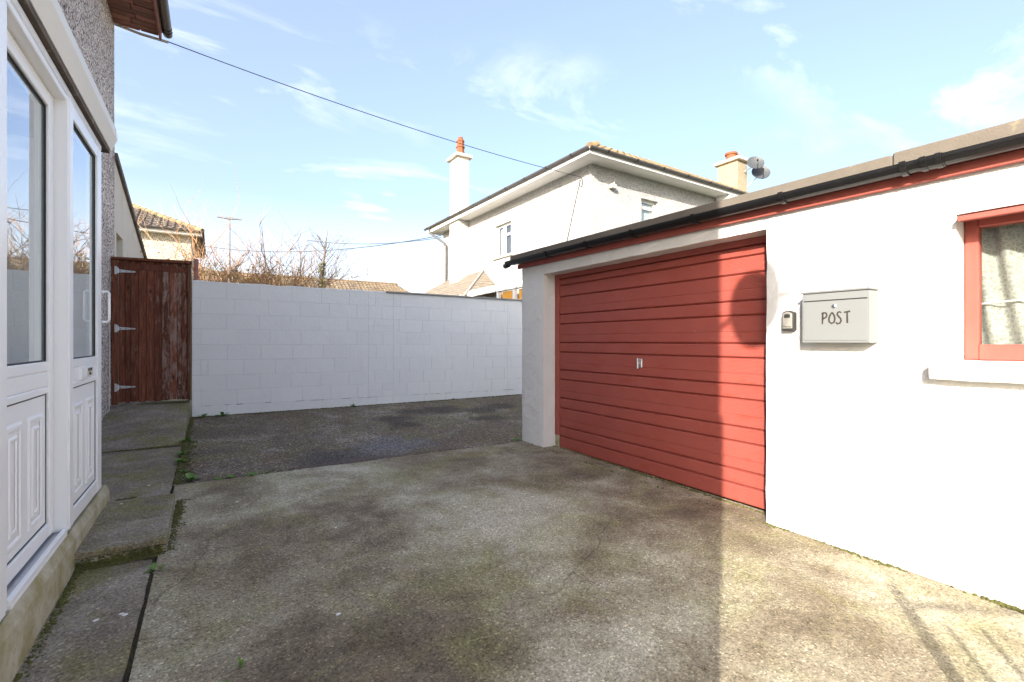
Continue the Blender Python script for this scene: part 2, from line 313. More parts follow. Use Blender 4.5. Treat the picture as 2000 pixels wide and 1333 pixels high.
# ------------------------------------------------------------------ mesh building
ORG = {}
class MB:
    def __init__(s): s.v = []; s.f = []
    def add(s, vs, fs):
        b = len(s.v); s.v += [tuple(x) for x in vs]; s.f += [tuple(b + i for i in q) for q in fs]; return s
    def box(s, x0, x1, y0, y1, z0, z1):
        return s.add([(x0, y0, z0), (x1, y0, z0), (x1, y1, z0), (x0, y1, z0), (x0, y0, z1), (x1, y0, z1), (x1, y1, z1), (x0, y1, z1)],
                     [(3, 2, 1, 0), (4, 5, 6, 7), (0, 1, 5, 4), (1, 2, 6, 5), (2, 3, 7, 6), (3, 0, 4, 7)])
    def hexa(s, p):   # 8 points, bottom loop then top loop
        return s.add(p, [(3, 2, 1, 0), (4, 5, 6, 7), (0, 1, 5, 4), (1, 2, 6, 5), (2, 3, 7, 6), (3, 0, 4, 7)])
    def prism(s, poly, axis, a0, a1):
        n = len(poly)
        def P(p, a):
            return (a, p[0], p[1]) if axis == 'x' else (p[0], a, p[1]) if axis == 'y' else (p[0], p[1], a)
        return s.add([P(p, a0) for p in poly] + [P(p, a1) for p in poly],
                     [tuple(range(n))[::-1], tuple(range(n, 2 * n))] + [(i, (i + 1) % n, n + (i + 1) % n, n + i) for i in range(n)])
    def slab(s, pts, off):   # polygon of 3-D points thickened by vector off
        n = len(pts); o = Vector(off)
        return s.add([Vector(p) for p in pts] + [Vector(p) + o for p in pts], [tuple(range(n))[::-1], tuple(range(n, 2 * n))] + [(i, (i + 1) % n, n + (i + 1) % n, n + i) for i in range(n)])
    def tube(s, pts, r, n=6, cap=True):
        pts = [Vector(p) for p in pts]; m = len(pts)
        if not isinstance(r, (list, tuple)): r = [r] * m
        ref = None; vs = []
        for i, p in enumerate(pts):
            d = (pts[min(i + 1, m - 1)] - pts[max(i - 1, 0)]); d = d.normalized() if d.length > 1e-9 else Vector((0, 0, 1))
            if ref is None: ref = d.orthogonal().normalized()
            a = (ref - d * ref.dot(d)); a = a.normalized() if a.length > 1e-6 else d.orthogonal().normalized(); ref = a; b = d.cross(a)
            for k in range(n):
                t = 2 * math.pi * k / n; vs.append(p + (a * math.cos(t) + b * math.sin(t)) * r[i])
        fs = [(i * n + k, i * n + (k + 1) % n, (i + 1) * n + (k + 1) % n, (i + 1) * n + k) for i in range(m - 1) for k in range(n)]
        if cap: fs += [tuple(range(n))[::-1], tuple(range((m - 1) * n, m * n))]
        return s.add(vs, fs)
    def lathe(s, prof, c, axis=(0, 0, 1), n=16):
        A = Vector(axis).normalized(); U = A.orthogonal().normalized(); V = A.cross(U); C = Vector(c)
        vs = [C + A * h + (U * math.cos(2 * math.pi * k / n) + V * math.sin(2 * math.pi * k / n)) * r for r, h in prof for k in range(n)]
        m = len(prof)
        fs = [(i * n + k, i * n + (k + 1) % n, (i + 1) * n + (k + 1) % n, (i + 1) * n + k) for i in range(m - 1) for k in range(n)]
        fs += [tuple(range(n))[::-1], tuple(range((m - 1) * n, m * n))]
        return s.add(vs, fs)
    def build(s, name, mat, parent=None, org=None, bev=0, smooth=False, kind=None):
        if org is None:
            if parent is not None: org = ORG[parent.name]
            else:
                xs, ys, zs = zip(*s.v); org = ((min(xs) + max(xs)) / 2, (min(ys) + max(ys)) / 2, min(zs))
        me = bpy.data.meshes.new(name)
        me.from_pydata([(a - org[0], b - org[1], c - org[2]) for a, b, c in s.v], [], s.f)
        if bev:
            bm = bmesh.new(); bm.from_mesh(me)
            bmesh.ops.bevel(bm, geom=[e for e in bm.edges if len(e.link_faces) == 2 and e.calc_face_angle(0) > .5], offset=bev, segments=1, affect='EDGES', clamp_overlap=True)
            bm.to_mesh(me); bm.free()
        me.materials.append(MAT[mat])
        if smooth: me.shade_smooth()
        o = place(bpy.data.objects.new(name, me), parent, org)
        if kind: o['kind'] = kind
        return o
def place(o, parent, org):
    COL.objects.link(o)
    if parent is None: o.location = (org[0], org[1], org[2] + H)
    else:
        o.parent = parent; q = ORG[parent.name]; o.location = (org[0] - q[0], org[1] - q[1], org[2] - q[2])
    ORG[o.name] = tuple(org); return o
def tag(o, label, cat, group=None):
    o['label'] = label; o['category'] = cat
    if group: o['group'] = group
    return o
def thing(name, label, cat, loc, group=None):
    o = bpy.data.objects.new(name, None); o.empty_display_size = .1
    place(o, None, loc); return tag(o, label, cat, group)
def inst(src, name, parent, org):
    o = bpy.data.objects.new(name, src.data); return place(o, parent, org)
def B(x0, x1, y0, y1, z0, z1): return MB().box(x0, x1, y0, y1, z0, z1)
def lerp(a, b, t): return a + (b - a) * t
def plin(x, tab):
    if x <= tab[0][0]: return tab[0][1]
    for (x0, y0), (x1, y1) in zip(tab, tab[1:]):
        if x <= x1: return lerp(y0, y1, (x - x0) / (x1 - x0))
    return tab[-1][1]
def span(a, b, step):
    n = max(1, int(round((b - a) / step))); return [a + (b - a) * i / n for i in range(n + 1)]
def breaks(pts, step):
    r = []
    for a, b in zip(pts, pts[1:]): r += span(a, b, step)[:-1]
    return r + [pts[-1]]
def wob(x, y, z, s): return mnoise.noise(Vector((x * s, y * s, z * s)))
def grid_wall(mb, axis, c0, c1, A, Bz, skip, amp=.003, fr=3.0):
    """A wall between c0 (seen face) and c1 along axis, over grid lines A x Bz, without the cells that skip(a, b) names."""
    na, nb = len(A), len(Bz)
    def P(c, a, b): return (c, a, b) if axis == 'x' else (a, c, b)
    b0 = len(mb.v)
    for a in A:
        for b in Bz: mb.v.append(P(c0 + amp * wob(a, b, 1.7, fr) + amp * .5 * wob(a, b, 7.7, fr * 4), a, b))
    for a in A:
        for b in Bz: mb.v.append(P(c1, a, b))
    F = lambda i, j: b0 + i * nb + j
    K = lambda i, j: b0 + na * nb + i * nb + j
    solid = {(i, j) for i in range(na - 1) for j in range(nb - 1) if not skip((A[i] + A[i + 1]) / 2, (Bz[j] + Bz[j + 1]) / 2)}
    for i, j in solid:
        mb.f.append((F(i, j), F(i, j + 1), F(i + 1, j + 1), F(i + 1, j))); mb.f.append((K(i, j), K(i + 1, j), K(i + 1, j + 1), K(i, j + 1)))
        if (i - 1, j) not in solid: mb.f.append((F(i, j), K(i, j), K(i, j + 1), F(i, j + 1)))
        if (i + 1, j) not in solid: mb.f.append((F(i + 1, j + 1), K(i + 1, j + 1), K(i + 1, j), F(i + 1, j)))
        if (i, j - 1) not in solid: mb.f.append((F(i + 1, j), K(i + 1, j), K(i, j), F(i, j)))
        if (i, j + 1) not in solid: mb.f.append((F(i, j + 1), K(i, j + 1), K(i + 1, j + 1), F(i + 1, j + 1)))
    return mb
def half_pipe(p0, p1, r, th=.004, n=10, mb=None):
    """Open-topped half-round gutter from p0 to p1 (nearly level)."""
    mb = mb or MB(); p0, p1 = Vector(p0), Vector(p1); d = (p1 - p0).normalized(); s = d.cross(Vector((0, 0, 1))).normalized(); u = s.cross(d)
    prof = [(math.cos(math.pi * k / n + math.pi), math.sin(math.pi * k / n + math.pi)) for k in range(n + 1)]
    ring = [(a * r, b * r) for a, b in prof] + [(a * (r - th), b * (r - th)) for a, b in prof[::-1]]
    m = len(ring)
    vs = [p + s * a + u * b for p in (p0, p1) for a, b in ring]
    fs = [(i, (i + 1) % m, m + (i + 1) % m, m + i) for i in range(m)]
    q = n + 1
    fs += [(i, 2 * n + 1 - i, 2 * n - i, i + 1) for i in range(n)] + [(m + i + 1, m + 2 * n - i, m + 2 * n + 1 - i, m + i) for i in range(n)]
    return mb.add(vs, fs)
def text_mesh(name, body, mat, parent, org, size, yaw, tilt=90):
    cu = bpy.data.curves.new(name, 'FONT'); cu.body = body; cu.size = size; cu.extrude = .0006; cu.align_x = 'CENTER'; cu.align_y = 'CENTER'
    tmp = bpy.data.objects.new(name + '_tmp', cu)
    me = bpy.data.meshes.new_from_object(tmp); bpy.data.objects.remove(tmp); bpy.data.curves.remove(cu)
    me.materials.clear(); me.materials.append(MAT[mat])
    me.transform(Matrix.Rotation(rad(yaw), 4, 'Z') @ Matrix.Rotation(rad(tilt), 4, 'X'))
    me.name = name
    return place(bpy.data.objects.new(name, me), parent, org)

# ------------------------------------------------------------------ the ground
LEFT = [(-4, -1.31), (2.3, -1.305), (3.5, -1.262), (4.85, -1.222)]
def z_drive(x, y): return lerp(plin(y, LEFT), -1.31 + .0095 * y, min(1, max(0, (x + .28) / 3.58)))
def z_tar(x, y):
    t = (y - 4.85) / 3.35
    return lerp(lerp(-1.232, -1.115, t), lerp(-1.272, -1.140, t), min(1, max(0, (x + .28) / 4.5)))
def sheet(name, xs, ys, zf, mat, amp, skirt=.12, hole=None):
    mb = MB(); n = len(ys)
    for x in xs:
        for y in ys: mb.v.append((x, y, zf(x, y) + amp * wob(x, y, 0, 2.2) + amp * .6 * wob(x, y, 3, 9)))
    mb.f += [(i * n + j, (i + 1) * n + j, (i + 1) * n + j + 1, i * n + j + 1) for i in range(len(xs) - 1) for j in range(n - 1)]
    rim = [i * n for i in range(len(xs))] + [(len(xs) - 1) * n + j for j in range(1, n)] + [i * n + n - 1 for i in range(len(xs) - 2, -1, -1)] + [j for j in range(n - 2, 0, -1)]
    b = len(mb.v)
    for k in rim: x, y, z = mb.v[k]; mb.v.append((x, y, z - skirt))
    m = len(rim)
    mb.f += [(rim[k], b + k, b + (k + 1) % m, rim[(k + 1) % m]) for k in range(m)]
    o = mb.build(name, mat, None, org=(0, 0, 0)); o['kind'] = 'structure'; return o
g = MB(); g.add([(-300, -300, -1.52), (300, -300, -1.52), (300, 300, -1.52), (-300, 300, -1.52)], [(0, 1, 2, 3)])
o = g.build('ground', 'garden', None, org=(0, 0, -1.52)); o['kind'] = 'structure'
sheet('concrete_drive', span(-.272, 3.52, .05), span(-5, 4.845, .06), z_drive, 'concrete', .005)
sheet('tarmac_yard', span(-.285, 7.2, .07), span(4.868, 8.24, .05), z_tar, 'tarmac', .009)
# dirt in the open joints under the slab edges
o = MB().add([(-1.3, -5, -1.36), (-.2, -5, -1.36), (-.2, 3.6, -1.31), (-.2, 6.6, -1.26), (-1.3, 6.6, -1.26), (-1.3, 3.6, -1.31)], [(0, 1, 2, 5), (5, 2, 3, 4)]).build('joint_soil', 'dirt', None); o['kind'] = 'structure'
o = MB().add([(-.3, 4.80, -1.262), (3.6, 4.80, -1.302), (3.6, 4.93, -1.302), (-.3, 4.93, -1.262)], [(0, 1, 2, 3)]).build('joint_soil', 'dirt', None); o['kind'] = 'structure'

# the path beside the house, three cast slabs with open joints
path = bpy.data.objects.new('path', None); place(path, None, (-.7, 3, -1.3)); path['kind'] = 'structure'
def path_slab(y0, y1, zl, zr, x0=-1.15, x1=-.292, bottom=.14):
    mb = MB(); xs = span(x0, x1, .07); ys = span(y0, y1, .08); n = len(ys)
    for x in xs:
        for y in ys:
            e = 0.006 * max(0, 1 - min(x1 - x, y - y0, y1 - y) / .03)
            mb.v.append((x + (.010 * wob(y, 0, 5, 5) if x > x1 - .01 else 0), y + (.008 * wob(x, y, 9, 7) if y in (y0, y1) else 0), lerp(zl(y), zr(y), (x - x0) / (x1 - x0)) + .004 * wob(x, y, 0, 3) - e))
    mb.f += [(i * n + j, (i + 1) * n + j, (i + 1) * n + j + 1, i * n + j + 1) for i in range(len(xs) - 1) for j in range(n - 1)]
    rim = [i * n for i in range(len(xs))] + [(len(xs) - 1) * n + j for j in range(1, n)] + [i * n + n - 1 for i in range(len(xs) - 2, -1, -1)] + [j for j in range(n - 2, 0, -1)]
    b = len(mb.v); m = len(rim)
    for k in rim: x, y, z = mb.v[k]; mb.v.append((x, y, z - bottom))
    mb.f += [(rim[k], b + k, b + (k + 1) % m, rim[(k + 1) % m]) for k in range(m)]
    return mb.build('paving_slab', 'slab', path, org=((x0 + x1) / 2, (y0 + y1) / 2, zl(y0)), smooth=False)
path_slab(-4.5, 1.2, lambda y: -1.30, lambda y: -1.312)
path_slab(1.215, 3.62, lambda y: plin(y, [(1.2, -1.30), (2.3, -1.30), (3.5, -1.262)]), lambda y: plin(y, [(1.2, -1.312), (3.5, -1.268)]))
path_slab(3.64, 6.47, lambda y: lerp(-1.245, -1.175, (y - 3.6) / 2.9), lambda y: lerp(-1.245, -1.192, (y - 3.6) / 2.9))
path_slab(6.49, 8.30, lambda y: lerp(-1.175, -.85, (y - 6.49) / 1.75), lambda y: lerp(-1.190, -.875, (y - 6.49) / 1.75), x1=-.285, bottom=.36)

# the door step: two flags on a mortar bed
st = thing('door_step', 'low step of two dark flagstones with a mossy riser beside the porch plinth', 'step', (-.44, 3.93, -1.26))
mb = MB(); mb.hexa([(-.66, 3.47, -1.36), (-.245, 3.46, -1.36), (-.245, 4.38, -1.30), (-.66, 4.40, -1.30), (-.655, 3.475, -1.215), (-.25, 3.47, -1.215), (-.25, 4.38, -1.215), (-.655, 4.40, -1.215)])
mb.build('riser', 'plinth', st, bev=.008)
MB().hexa([(-.655, 3.455, -1.213), (-.236, 3.445, -1.213), (-.240, 3.875, -1.213), (-.650, 3.905, -1.213), (-.655, 3.455, -1.172), (-.236, 3.445, -1.178), (-.240, 3.875, -1.174), (-.650, 3.905, -1.170)]).build('flagstone', 'slab', st, bev=.006)
MB().hexa([(-.650, 3.912, -1.213), (-.240, 3.882, -1.213), (-.246, 4.40, -1.213), (-.648, 4.42, -1.213), (-.650, 3.912, -1.168), (-.240, 3.882, -1.172), (-.246, 4.40, -1.170), (-.648, 4.42, -1.166)]).build('flagstone', 'slab', st, bev=.006)

# ------------------------------------------------------------------ the pebbledashed house on the left
hs = thing('pebbledash_house', 'tall house with speckled grey pebbledash wall behind the white porch', 'house', (-4, 4, -1.5))
mb = MB(); grid_wall(mb, 'x', -1.157, -1.40, breaks([-.69, 8.44], .12), breaks([-1.5, 4.44], .12), lambda a, b: False, .006, 5)
mb.build('wall', 'pebble', hs)
mb = MB(); mb.box(-8, -1.41, -.69, -.45, -1.5, 4.44); mb.box(-8, -1.41, 8.2, 8.438, -1.5, 4.44); mb.box(-8, -7.76, -.448, 8.198, -1.5, 4.44)
mb.build('rear_wall', 'pebble', hs)
# hipped roof
E0 = (-8.6, -.60, -1.25, 8.46); zr = 4.50
ym = (E0[2] + E0[3]) / 2; xm = (E0[0] + E0[1]) / 2; zt = zr + 2.2
mb = MB().add([(E0[0], E0[2], zr), (E0[1], E0[2], zr), (E0[1], E0[3], zr), (E0[0], E0[3], zr), (xm, E0[2] + 3.9, zt), (xm, E0[3] - 3.9, zt)], [(0, 1, 4), (1, 2, 5, 4), (2, 3, 5), (3, 0, 4, 5), (3, 2, 1, 0)])
mb.build('roof', 'tiles_dark', hs)
B(-.655, -.625, -1.24, 8.40, 4.36, 4.52).build('fascia', 'brown_soffit', hs, bev=.004)
sb = B(-1.16, -.66, -1.24, 8.40, 4.425, 4.435).build('soffit', 'brown_soffit', hs)
rnd = random.Random(5)
y = 5.2; k = 0
while y < 8.38:     # parquet-like boards, each a piece
    y1 = min(y + rnd.uniform(.10, .16), 8.40); x = -1.15
    if k % 3 == 2:
        MB().box(-1.15, -.665, y, y1 - .014, 4.400 + rnd.uniform(0, .004), 4.425).build('board', 'brown_soffit', sb, org=(-.9, y, 4.41))
    else:
        xs = -1.15 + rnd.uniform(.14, .30)
        for a, b in ((-1.15, xs), (xs + .014, -.665)):
            MB().box(a, b, y, y1 - .014, 4.398 + rnd.uniform(0, .006), 4.425).build('board', 'brown_soffit', sb, org=(a, y, 4.41))
    y = y1; k += 1
gt = half_pipe((-.555, -1.24, 4.50), (-.555, 8.40, 4.47), .058).build('gutter', 'plastic_grey', hs, smooth=False)
for y in (8.22, 8.30, 6.6, 4.8): half_pipe((-.555, y - .012, 4.47), (-.555, y + .012, 4.47), .064, .008).build('gutter_bracket', 'plastic', gt)
mb = MB(); mb.tube([(-1.15, 8.33, 4.37), (-1.10, 8.34, 4.38), (-1.06, 8.34, 4.36)], .012, 6); mb.build('cable_hook', 'galv', hs)
# satellite dish on the near corner of the house, known by its shadow on the garage door
def dish(name, label, c, aim, r, wallp, group=None, thin=1.0):
    t = thing(name, label, 'dish', c, group); A = Vector(aim).normalized(); c = Vector(c)
    prof = [(.004, 0)] + [(r * k / 6, .22 * r * (k / 6) ** 2) for k in range(1, 7)]
    prof = prof + [(p, h - .012) for p, h in prof[::-1]]
    MB().lathe(prof, c, A, 24).build('reflector', 'dish', t, smooth=False)
    up = (Vector((0, 0, 1)) - A * A.z).normalized(); rim = c + A * .22 * r - up * r
    rec = c + A * r * 1.05 - up * r * .25
    MB().tube([rim - A * .02, rim + A * .1 - up * .03, rec], .011, 6).build('feed_arm', 'plastic', t)
    MB().lathe([(.02, 0), (.028, .02), (.028, .07), (.018, .09)], rec - A * .02, -A, 10).build('receiver', 'plastic', t)
    w = Vector(wallp)
    MB().tube([c - A * .015, c - A * .10, w], [.022, .018, .018], 8).build('mounting_arm', 'galv', t)
    return t
dish('satellite_dish', 'satellite dish on the house corner that throws its round shadow on the garage door', (-.93, -.76, 2.34), (.04, -1, .30), .28, (-1.157, -.62, 2.28))

# rear extension with a sloping roof edge
ex = thing('house_extension', 'beige rendered rear extension with a sloping roof edge behind the wooden gate', 'house extension', (-3, 11, -1.5))
def ztop(y): return 2.52 - (y - 8.512) * .27
mb = MB(); A = breaks([8.445, 8.60, 9.17, 12.6], .15)
for i in range(len(A) - 1):
    a, b = A[i], A[i + 1]; hole = 8.60 <= (a + b) / 2 <= 9.17
    for z0, z1a, z1b in (((-1.5, .35, .35), (1.55, ztop(a), ztop(b))) if hole else ((-1.5, ztop(a), ztop(b)),)):
        mb.hexa([(-1.38, a, z0), (-1.157, a, z0), (-1.157, b, z0), (-1.38, b, z0), (-1.38, a, z1a), (-1.157, a, z1a), (-1.157, b, z1b), (-1.38, b, z1b)])
mb.build('wall', 'beige', ex)
MB().box(-1.33, -1.30, 8.60, 9.17, .35, 1.55).build('window_pane', 'glass', ex)
mb = MB(); mb.box(-1.35, -1.27, 8.60, 8.66, .35, 1.55).box(-1.35, -1.27, 9.11, 9.17, .35, 1.55).box(-1.35, -1.27, 8.66, 9.11, 1.49, 1.55); mb.build('window_frame', 'white', ex)
MB().prism([(8.44, ztop(8.44)), (12.75, ztop(12.75)), (12.75, ztop(12.75) + .09), (8.44, ztop(8.44) + .09)], 'x', -5, -1.12).build('roof', 'tiles_dark', ex)
B(-5, -1.39, 12.35, 12.59, -1.5, 1.40).build('end_wall', 'beige', ex)

# ------------------------------------------------------------------ the white porch
pc = thing('glazed_porch', 'white plastic glazed porch with a part-glazed sliding door at the left edge', 'porch', (-.66, 2.3, -1.30))
mb = MB(); ys = span(-.36, 4.49, .07)
for i, y in enumerate(ys):
    w1, w2 = .006 * wob(y, 1, 0, 6), .008 * wob(y, 5, 0, 9)
    zb = plin(y, LEFT) - .12
    mb.v += [(-.640 + w2, y, zb), (-.643 + w1, y, -1.105 + w2), (-.664, y, -1.055 + w1), (-1.15, y, -1.04), (-1.15, y, zb)]
for i in range(len(ys) - 1):
    for k in range(5): a, b = i * 5 + k, i * 5 + (k + 1) % 5; mb.f.append((a, a + 5, b + 5, b))
mb.f += [(0, 1, 2, 3, 4), tuple(len(mb.v) - 5 + k for k in (4, 3, 2, 1, 0))]
mb.build('plinth', 'plinth', pc)
XF, XB = -.66, -.725
mb = MB()   # outer frame: head, bottom rail, posts
mb.box(XB, XF, -.40, 4.31, 1.335, 1.372); mb.box(XB - .01, XF - .006, -.40, 4.305, 1.300, 1.334)
mb.box(XB, XF, -.40, 2.42, -1.035, 1.30); mb.box(-.72, XF + .003, 2.422, 2.505, -1.035, 1.299); mb.box(-.75, XF - .004, 2.507, 2.545, -1.035, 1.299); mb.box(-.75, XF - .014, 2.547, 2.585, -1.035, 1.299)
mb.build('frame', 'upvc', pc, bev=.004)
mb = MB(); mb.box(-.735, XF - .001, 3.413, 3.475, -1.03, 1.331); mb.box(-.73, XF + .004, 3.431, 3.462, -1.029, 1.330); mb.build('mullion', 'upvc', pc, bev=.004)
mb = MB(); mb.box(-.80, XF - .002, 2.586, 3.412, -1.052, -1.038); mb.box(-.683, XF - .002, 2.586, 3.412, -1.0375, -1.012); mb.build('sill_track', 'upvc', pc, bev=.002)
B(-.775, -.69, 2.586, 3.412, -1.0375, -1.030).build('track_rail', 'alu', pc)
# the sliding door leaf
XD = -.715
mb = MB(); d0, d1 = 2.44, 3.405
mb.box(-.775, XD, d0, d0 + .075, -1.018, 1.300).box(-.775, XD, d1 - .075, d1, -1.018, 1.300)
mb.box(-.774, XD - .002, d0 + .075, d1 - .075, 1.222, 1.298).box(-.774, XD - .002, d0 + .075, d1 - .075, -.155, -.106).box(-.774, XD - .006, d0 + .075, d1 - .075, -.235, -.156).box(-.774, XD - .002, d0 + .075, d1 - .075, -.270, -.236).box(-.774, XD - .002, d0 + .075, d1 - .075, -1.017, -.945)
dl = mb.build('sliding_door', 'upvc', pc, bev=.004)
B(XD - .029, XD - .021, d0 + .076, d1 - .076, -.104, 1.220).build('glass_pane', 'glass', dl)
mb = MB(); g0, g1 = XD - .0205, XD - .0125
mb.box(g0, g1, d1 - .0795, d1 - .0755, -.105, 1.221).box(g0, g1, d0 + .0755, d1 - .083, -.105, -.099).box(g0, g1, d0 + .0755, d1 - .083, 1.215, 1.221).box(g0, XD - .012, d1 - .083, d1 - .0755, -.944, -.271).box(g0, XD - .012, d0 + .08, d1 - .084, -.278, -.271).box(g0, XD - .012, d0 + .08, d1 - .084, -.944, -.938)
mb.build('gasket', 'seal', dl)
B(-.76, XD - .014, d0 + .076, d1 - .0845, -.937, -.279).build('infill_panel', 'upvc', dl)
def flutes(y0, y1, zlo, zhi, x, parent):
    """raised shield mouldings on an infill panel: pairs of upright frames with sloping heads"""
    n = 2; wd = (y1 - y0) / n
    for k in range(n):
        a, b = y0 + wd * k + wd * .14, y0 + wd * (k + 1) - wd * .14; rise = 0
        def ring(ins, xo):
            return [(xo, a + ins, zlo + ins), (xo, b - ins, zlo + ins + rise), (xo, b - ins, zhi - ins), (xo, a + ins, zhi - ins)]
        mb = MB(); r = [ring(0, x), ring(.012, x + .007), ring(.026, x + .007), ring(.036, x + .001)]
        mb.v += [p for q in r for p in q]
        for i in range(3):
            for j in range(4): mb.f.append((i * 4 + j, i * 4 + (j + 1) % 4, i * 4 + 4 + (j + 1) % 4, i * 4 + 4 + j))
        q = [ring(.055, x), ring(.064, x + .006), ring(.075, x + .006), ring(.083, x + .001)]; b0 = len(mb.v)
        mb.v += [p for e in q for p in e]
        for i in range(3):
            for j in range(4): mb.f.append((b0 + i * 4 + j, b0 + i * 4 + (j + 1) % 4, b0 + i * 4 + 4 + (j + 1) % 4, b0 + i * 4 + 4 + j))
        mb.build('moulding', 'upvc', parent)
flutes(2.70, 3.30, -.90, -.36, XD - .0135, dl)
# fixed side panel
p0, p1 = 3.478, 4.31
mb = MB(); mb.box(-.724, XF, p0, p0 + .052, -1.030, 1.331).box(-.724, XF, p1 - .13, p1, -1.030, 1.331)
mb.box(-.723, XF - .002, p0 + .052, p1 - .13, 1.252, 1.329).box(-.723, XF - .002, p0 + .052, p1 - .13, -.150, -.104).box(-.723, XF - .006, p0 + .052, p1 - .13, -.232, -.151).box(-.723, XF - .002, p0 + .052, p1 - .13, -.264, -.233).box(-.723, XF - .002, p0 + .052, p1 - .13, -1.029, -.944)
sp = mb.build('side_panel', 'upvc', pc, bev=.004)
B(XF - .029, XF - .021, p0 + .053, p1 - .131, -.103, 1.251).build('glass_pane', 'glass', sp)
q1 = p1 - .131
mb = MB(); g0, g1 = XF - .0205, XF - .0125
mb.box(g0, g1, q1 - .004, q1, -.103, 1.251).box(g0, g1, p0 + .053, q1 - .008, -.103, -.097).box(g0, g1, p0 + .053, q1 - .008, 1.245, 1.251).box(g0, XF - .012, q1 - .009, q1, -.943, -.265).box(g0, XF - .012, p0 + .053, q1 - .010, -.272, -.265).box(g0, XF - .012, p0 + .053, q1 - .010, -.943, -.937)
mb.build('gasket', 'seal', sp)
B(-.71, XF - .014, p0 + .053, q1 - .0105, -.936, -.273).build('infill_panel', 'upvc', sp)
flutes(p0 + .05, q1 - .01, -.90, -.36, XF - .0135, sp)
mb = MB(); mb.box(XF - .010, XF + .006, 3.70, 3.98, -.232, -.150); mb.box(XF + .0065, XF + .010, 3.72, 3.96, -.220, -.162); mb.build('letterbox', 'upvc', sp, bev=.003)
B(XF + .0103, XF + .0115, 3.82, 3.95, -.216, -.166).build('letterbox_sticker', 'sticker', sp)
text_mesh('sticker_lettering', 'NO JUNK\nMAIL', 'ink', sp, (XF + .0121, 3.885, -.191), .026, 90)
# far return, roof and canopy board
mb = MB(); mb.box(-1.15, -.726, 4.25, 4.309, -1.03, 1.33); mb.build('end_panel', 'upvc', pc)
mb = MB(); mb.box(-1.155, -.666, -.34, 4.47, 1.432, 1.56); mb.build('canopy', 'cream', pc)
B(-1.155, -.638, -.34, 4.46, 1.376, 1.430).build('canopy_soffit', 'soffit_dark', pc)
mb = MB(); mb.prism([(-.665, 1.408), (-.634, 1.408), (-.598, 1.500), (-.606, 1.578), (-.665, 1.578)], 'y', -.33, 4.50)
mb.build('fascia_board', 'cream', pc)
mb = MB(); pts = [(-.655, 4.292, .345), (-.626, 4.292, .348), (-.616, 4.292, .335), (-.616, 4.292, .15), (-.626, 4.292, .135), (-.655, 4.292, .135)]; mb.tube(pts, .0082, 8)
mb.build('grab_handle', 'upvc', pc)
# what shows through the glass: the inner door frame on the old house wall, the porch floor
mb = MB(); mb.box(-1.145, -1.06, 3.05, 3.16, -1.03, 1.2).box(-1.145, -1.06, 2.1, 2.2, -1.03, 1.2).box(-1.145, -1.06, 2.2, 3.05, 1.1, 1.2).box(-1.145, -1.08, 2.2, 3.05, .14, .19); mb.build('inner_door_frame', 'upvc', pc)
B(-1.142, -1.10, 2.21, 3.04, -1.03, 1.09).build('inner_door', 'inner', pc)

# ------------------------------------------------------------------ wooden gate
gt_ = thing('wooden_gate', 'brown boarded wooden gate with peeling stain between house and white wall', 'gate', (-.71, 8.2, -.87))
seams = [-1.080, -1.014, -.959, -.870, -.785, -.699, -.609, -.523, -.435, -.382, -.315]
rnd = random.Random(2)
for a, b in zip(seams, seams[1:]):
    y = 8.215 + rnd.uniform(-.003, .003)
    MB().box(a + .0005, b - .0005, y, y + .022, -.845 + rnd.uniform(-.008, .008), 1.112).build('board', 'gate_worn' if a > -.65 else 'gate', gt_, org=((a + b) / 2, y, -.85), bev=.007)
mb = MB(); mb.box(-1.155, -1.085, 8.17, 8.26, -.88, 1.105); mb.build('hinge_post', 'gate', gt_, bev=.006)
mb = MB(); mb.box(-.312, -.285, 8.18, 8.25, -.86, 1.112); mb.build('latch_post', 'gate', gt_, bev=.005)
mb = MB(); mb.box(-.284, -.262, 8.185, 8.26, -.86, 1.105); mb.build('bare_edge_post', 'gate_bare', gt_, bev=.005)
mb = MB(); mb.hexa([(-1.16, 8.15, 1.107), (-.26, 8.15, 1.114), (-.26, 8.28, 1.114), (-1.16, 8.28, 1.107), (-1.16, 8.15, 1.137), (-.26, 8.15, 1.160), (-.26, 8.28, 1.160), (-1.16, 8.28, 1.137)]); mb.build('cap_rail', 'gate', gt_, bev=.005)
B(-1.083, -.314, 8.205, 8.213, .985, 1.070).build('top_rail', 'gate', gt_, bev=.003)
B(-1.08, -.288, 8.2515, 8.2535, -.83, 1.115).build('gap_light_stop', 'gate', gt_)  # unseen sheet added behind the boards to stop daylight showing through gaps
for z in (-.60, .2, .8): B(-1.07, -.32, 8.255, 8.285, z - .06, z + .06).build('rear_ledge', 'gate', gt_)
for z in (.955, .170, -.632):
    hb = MB(); hb.slab([(-1.078, 8.2135, z - .020), (-.905, 8.2105, z - .008), (-.900, 8.2105, z + .006), (-1.078, 8.2135, z + .024)], (0, -.006, 0)); hb.box(-1.118, -1.090, 8.158, 8.168, z - .052, z + .056); hb.tube([(-1.084, 8.172, z - .035), (-1.084, 8.172, z + .04)], .010, 8)
    hg = hb.build('hinge', 'galv', gt_)
    for x, zz_ in ((-1.06, 0), (-1.0, 0), (-.94, 0)): MB().lathe([(.006, 0), (.006, .003), (.003, .005)], (x, 8.2065, z), (0, -1, 0), 8).build('screw', 'seal', hg)
tag(B(-.245, -.185, 8.46, 8.52, -1.5, 1.24).build('gate_post', 'brown_soffit', None, bev=.006), 'short plain brown post standing behind the wall end next to the gate', 'post')
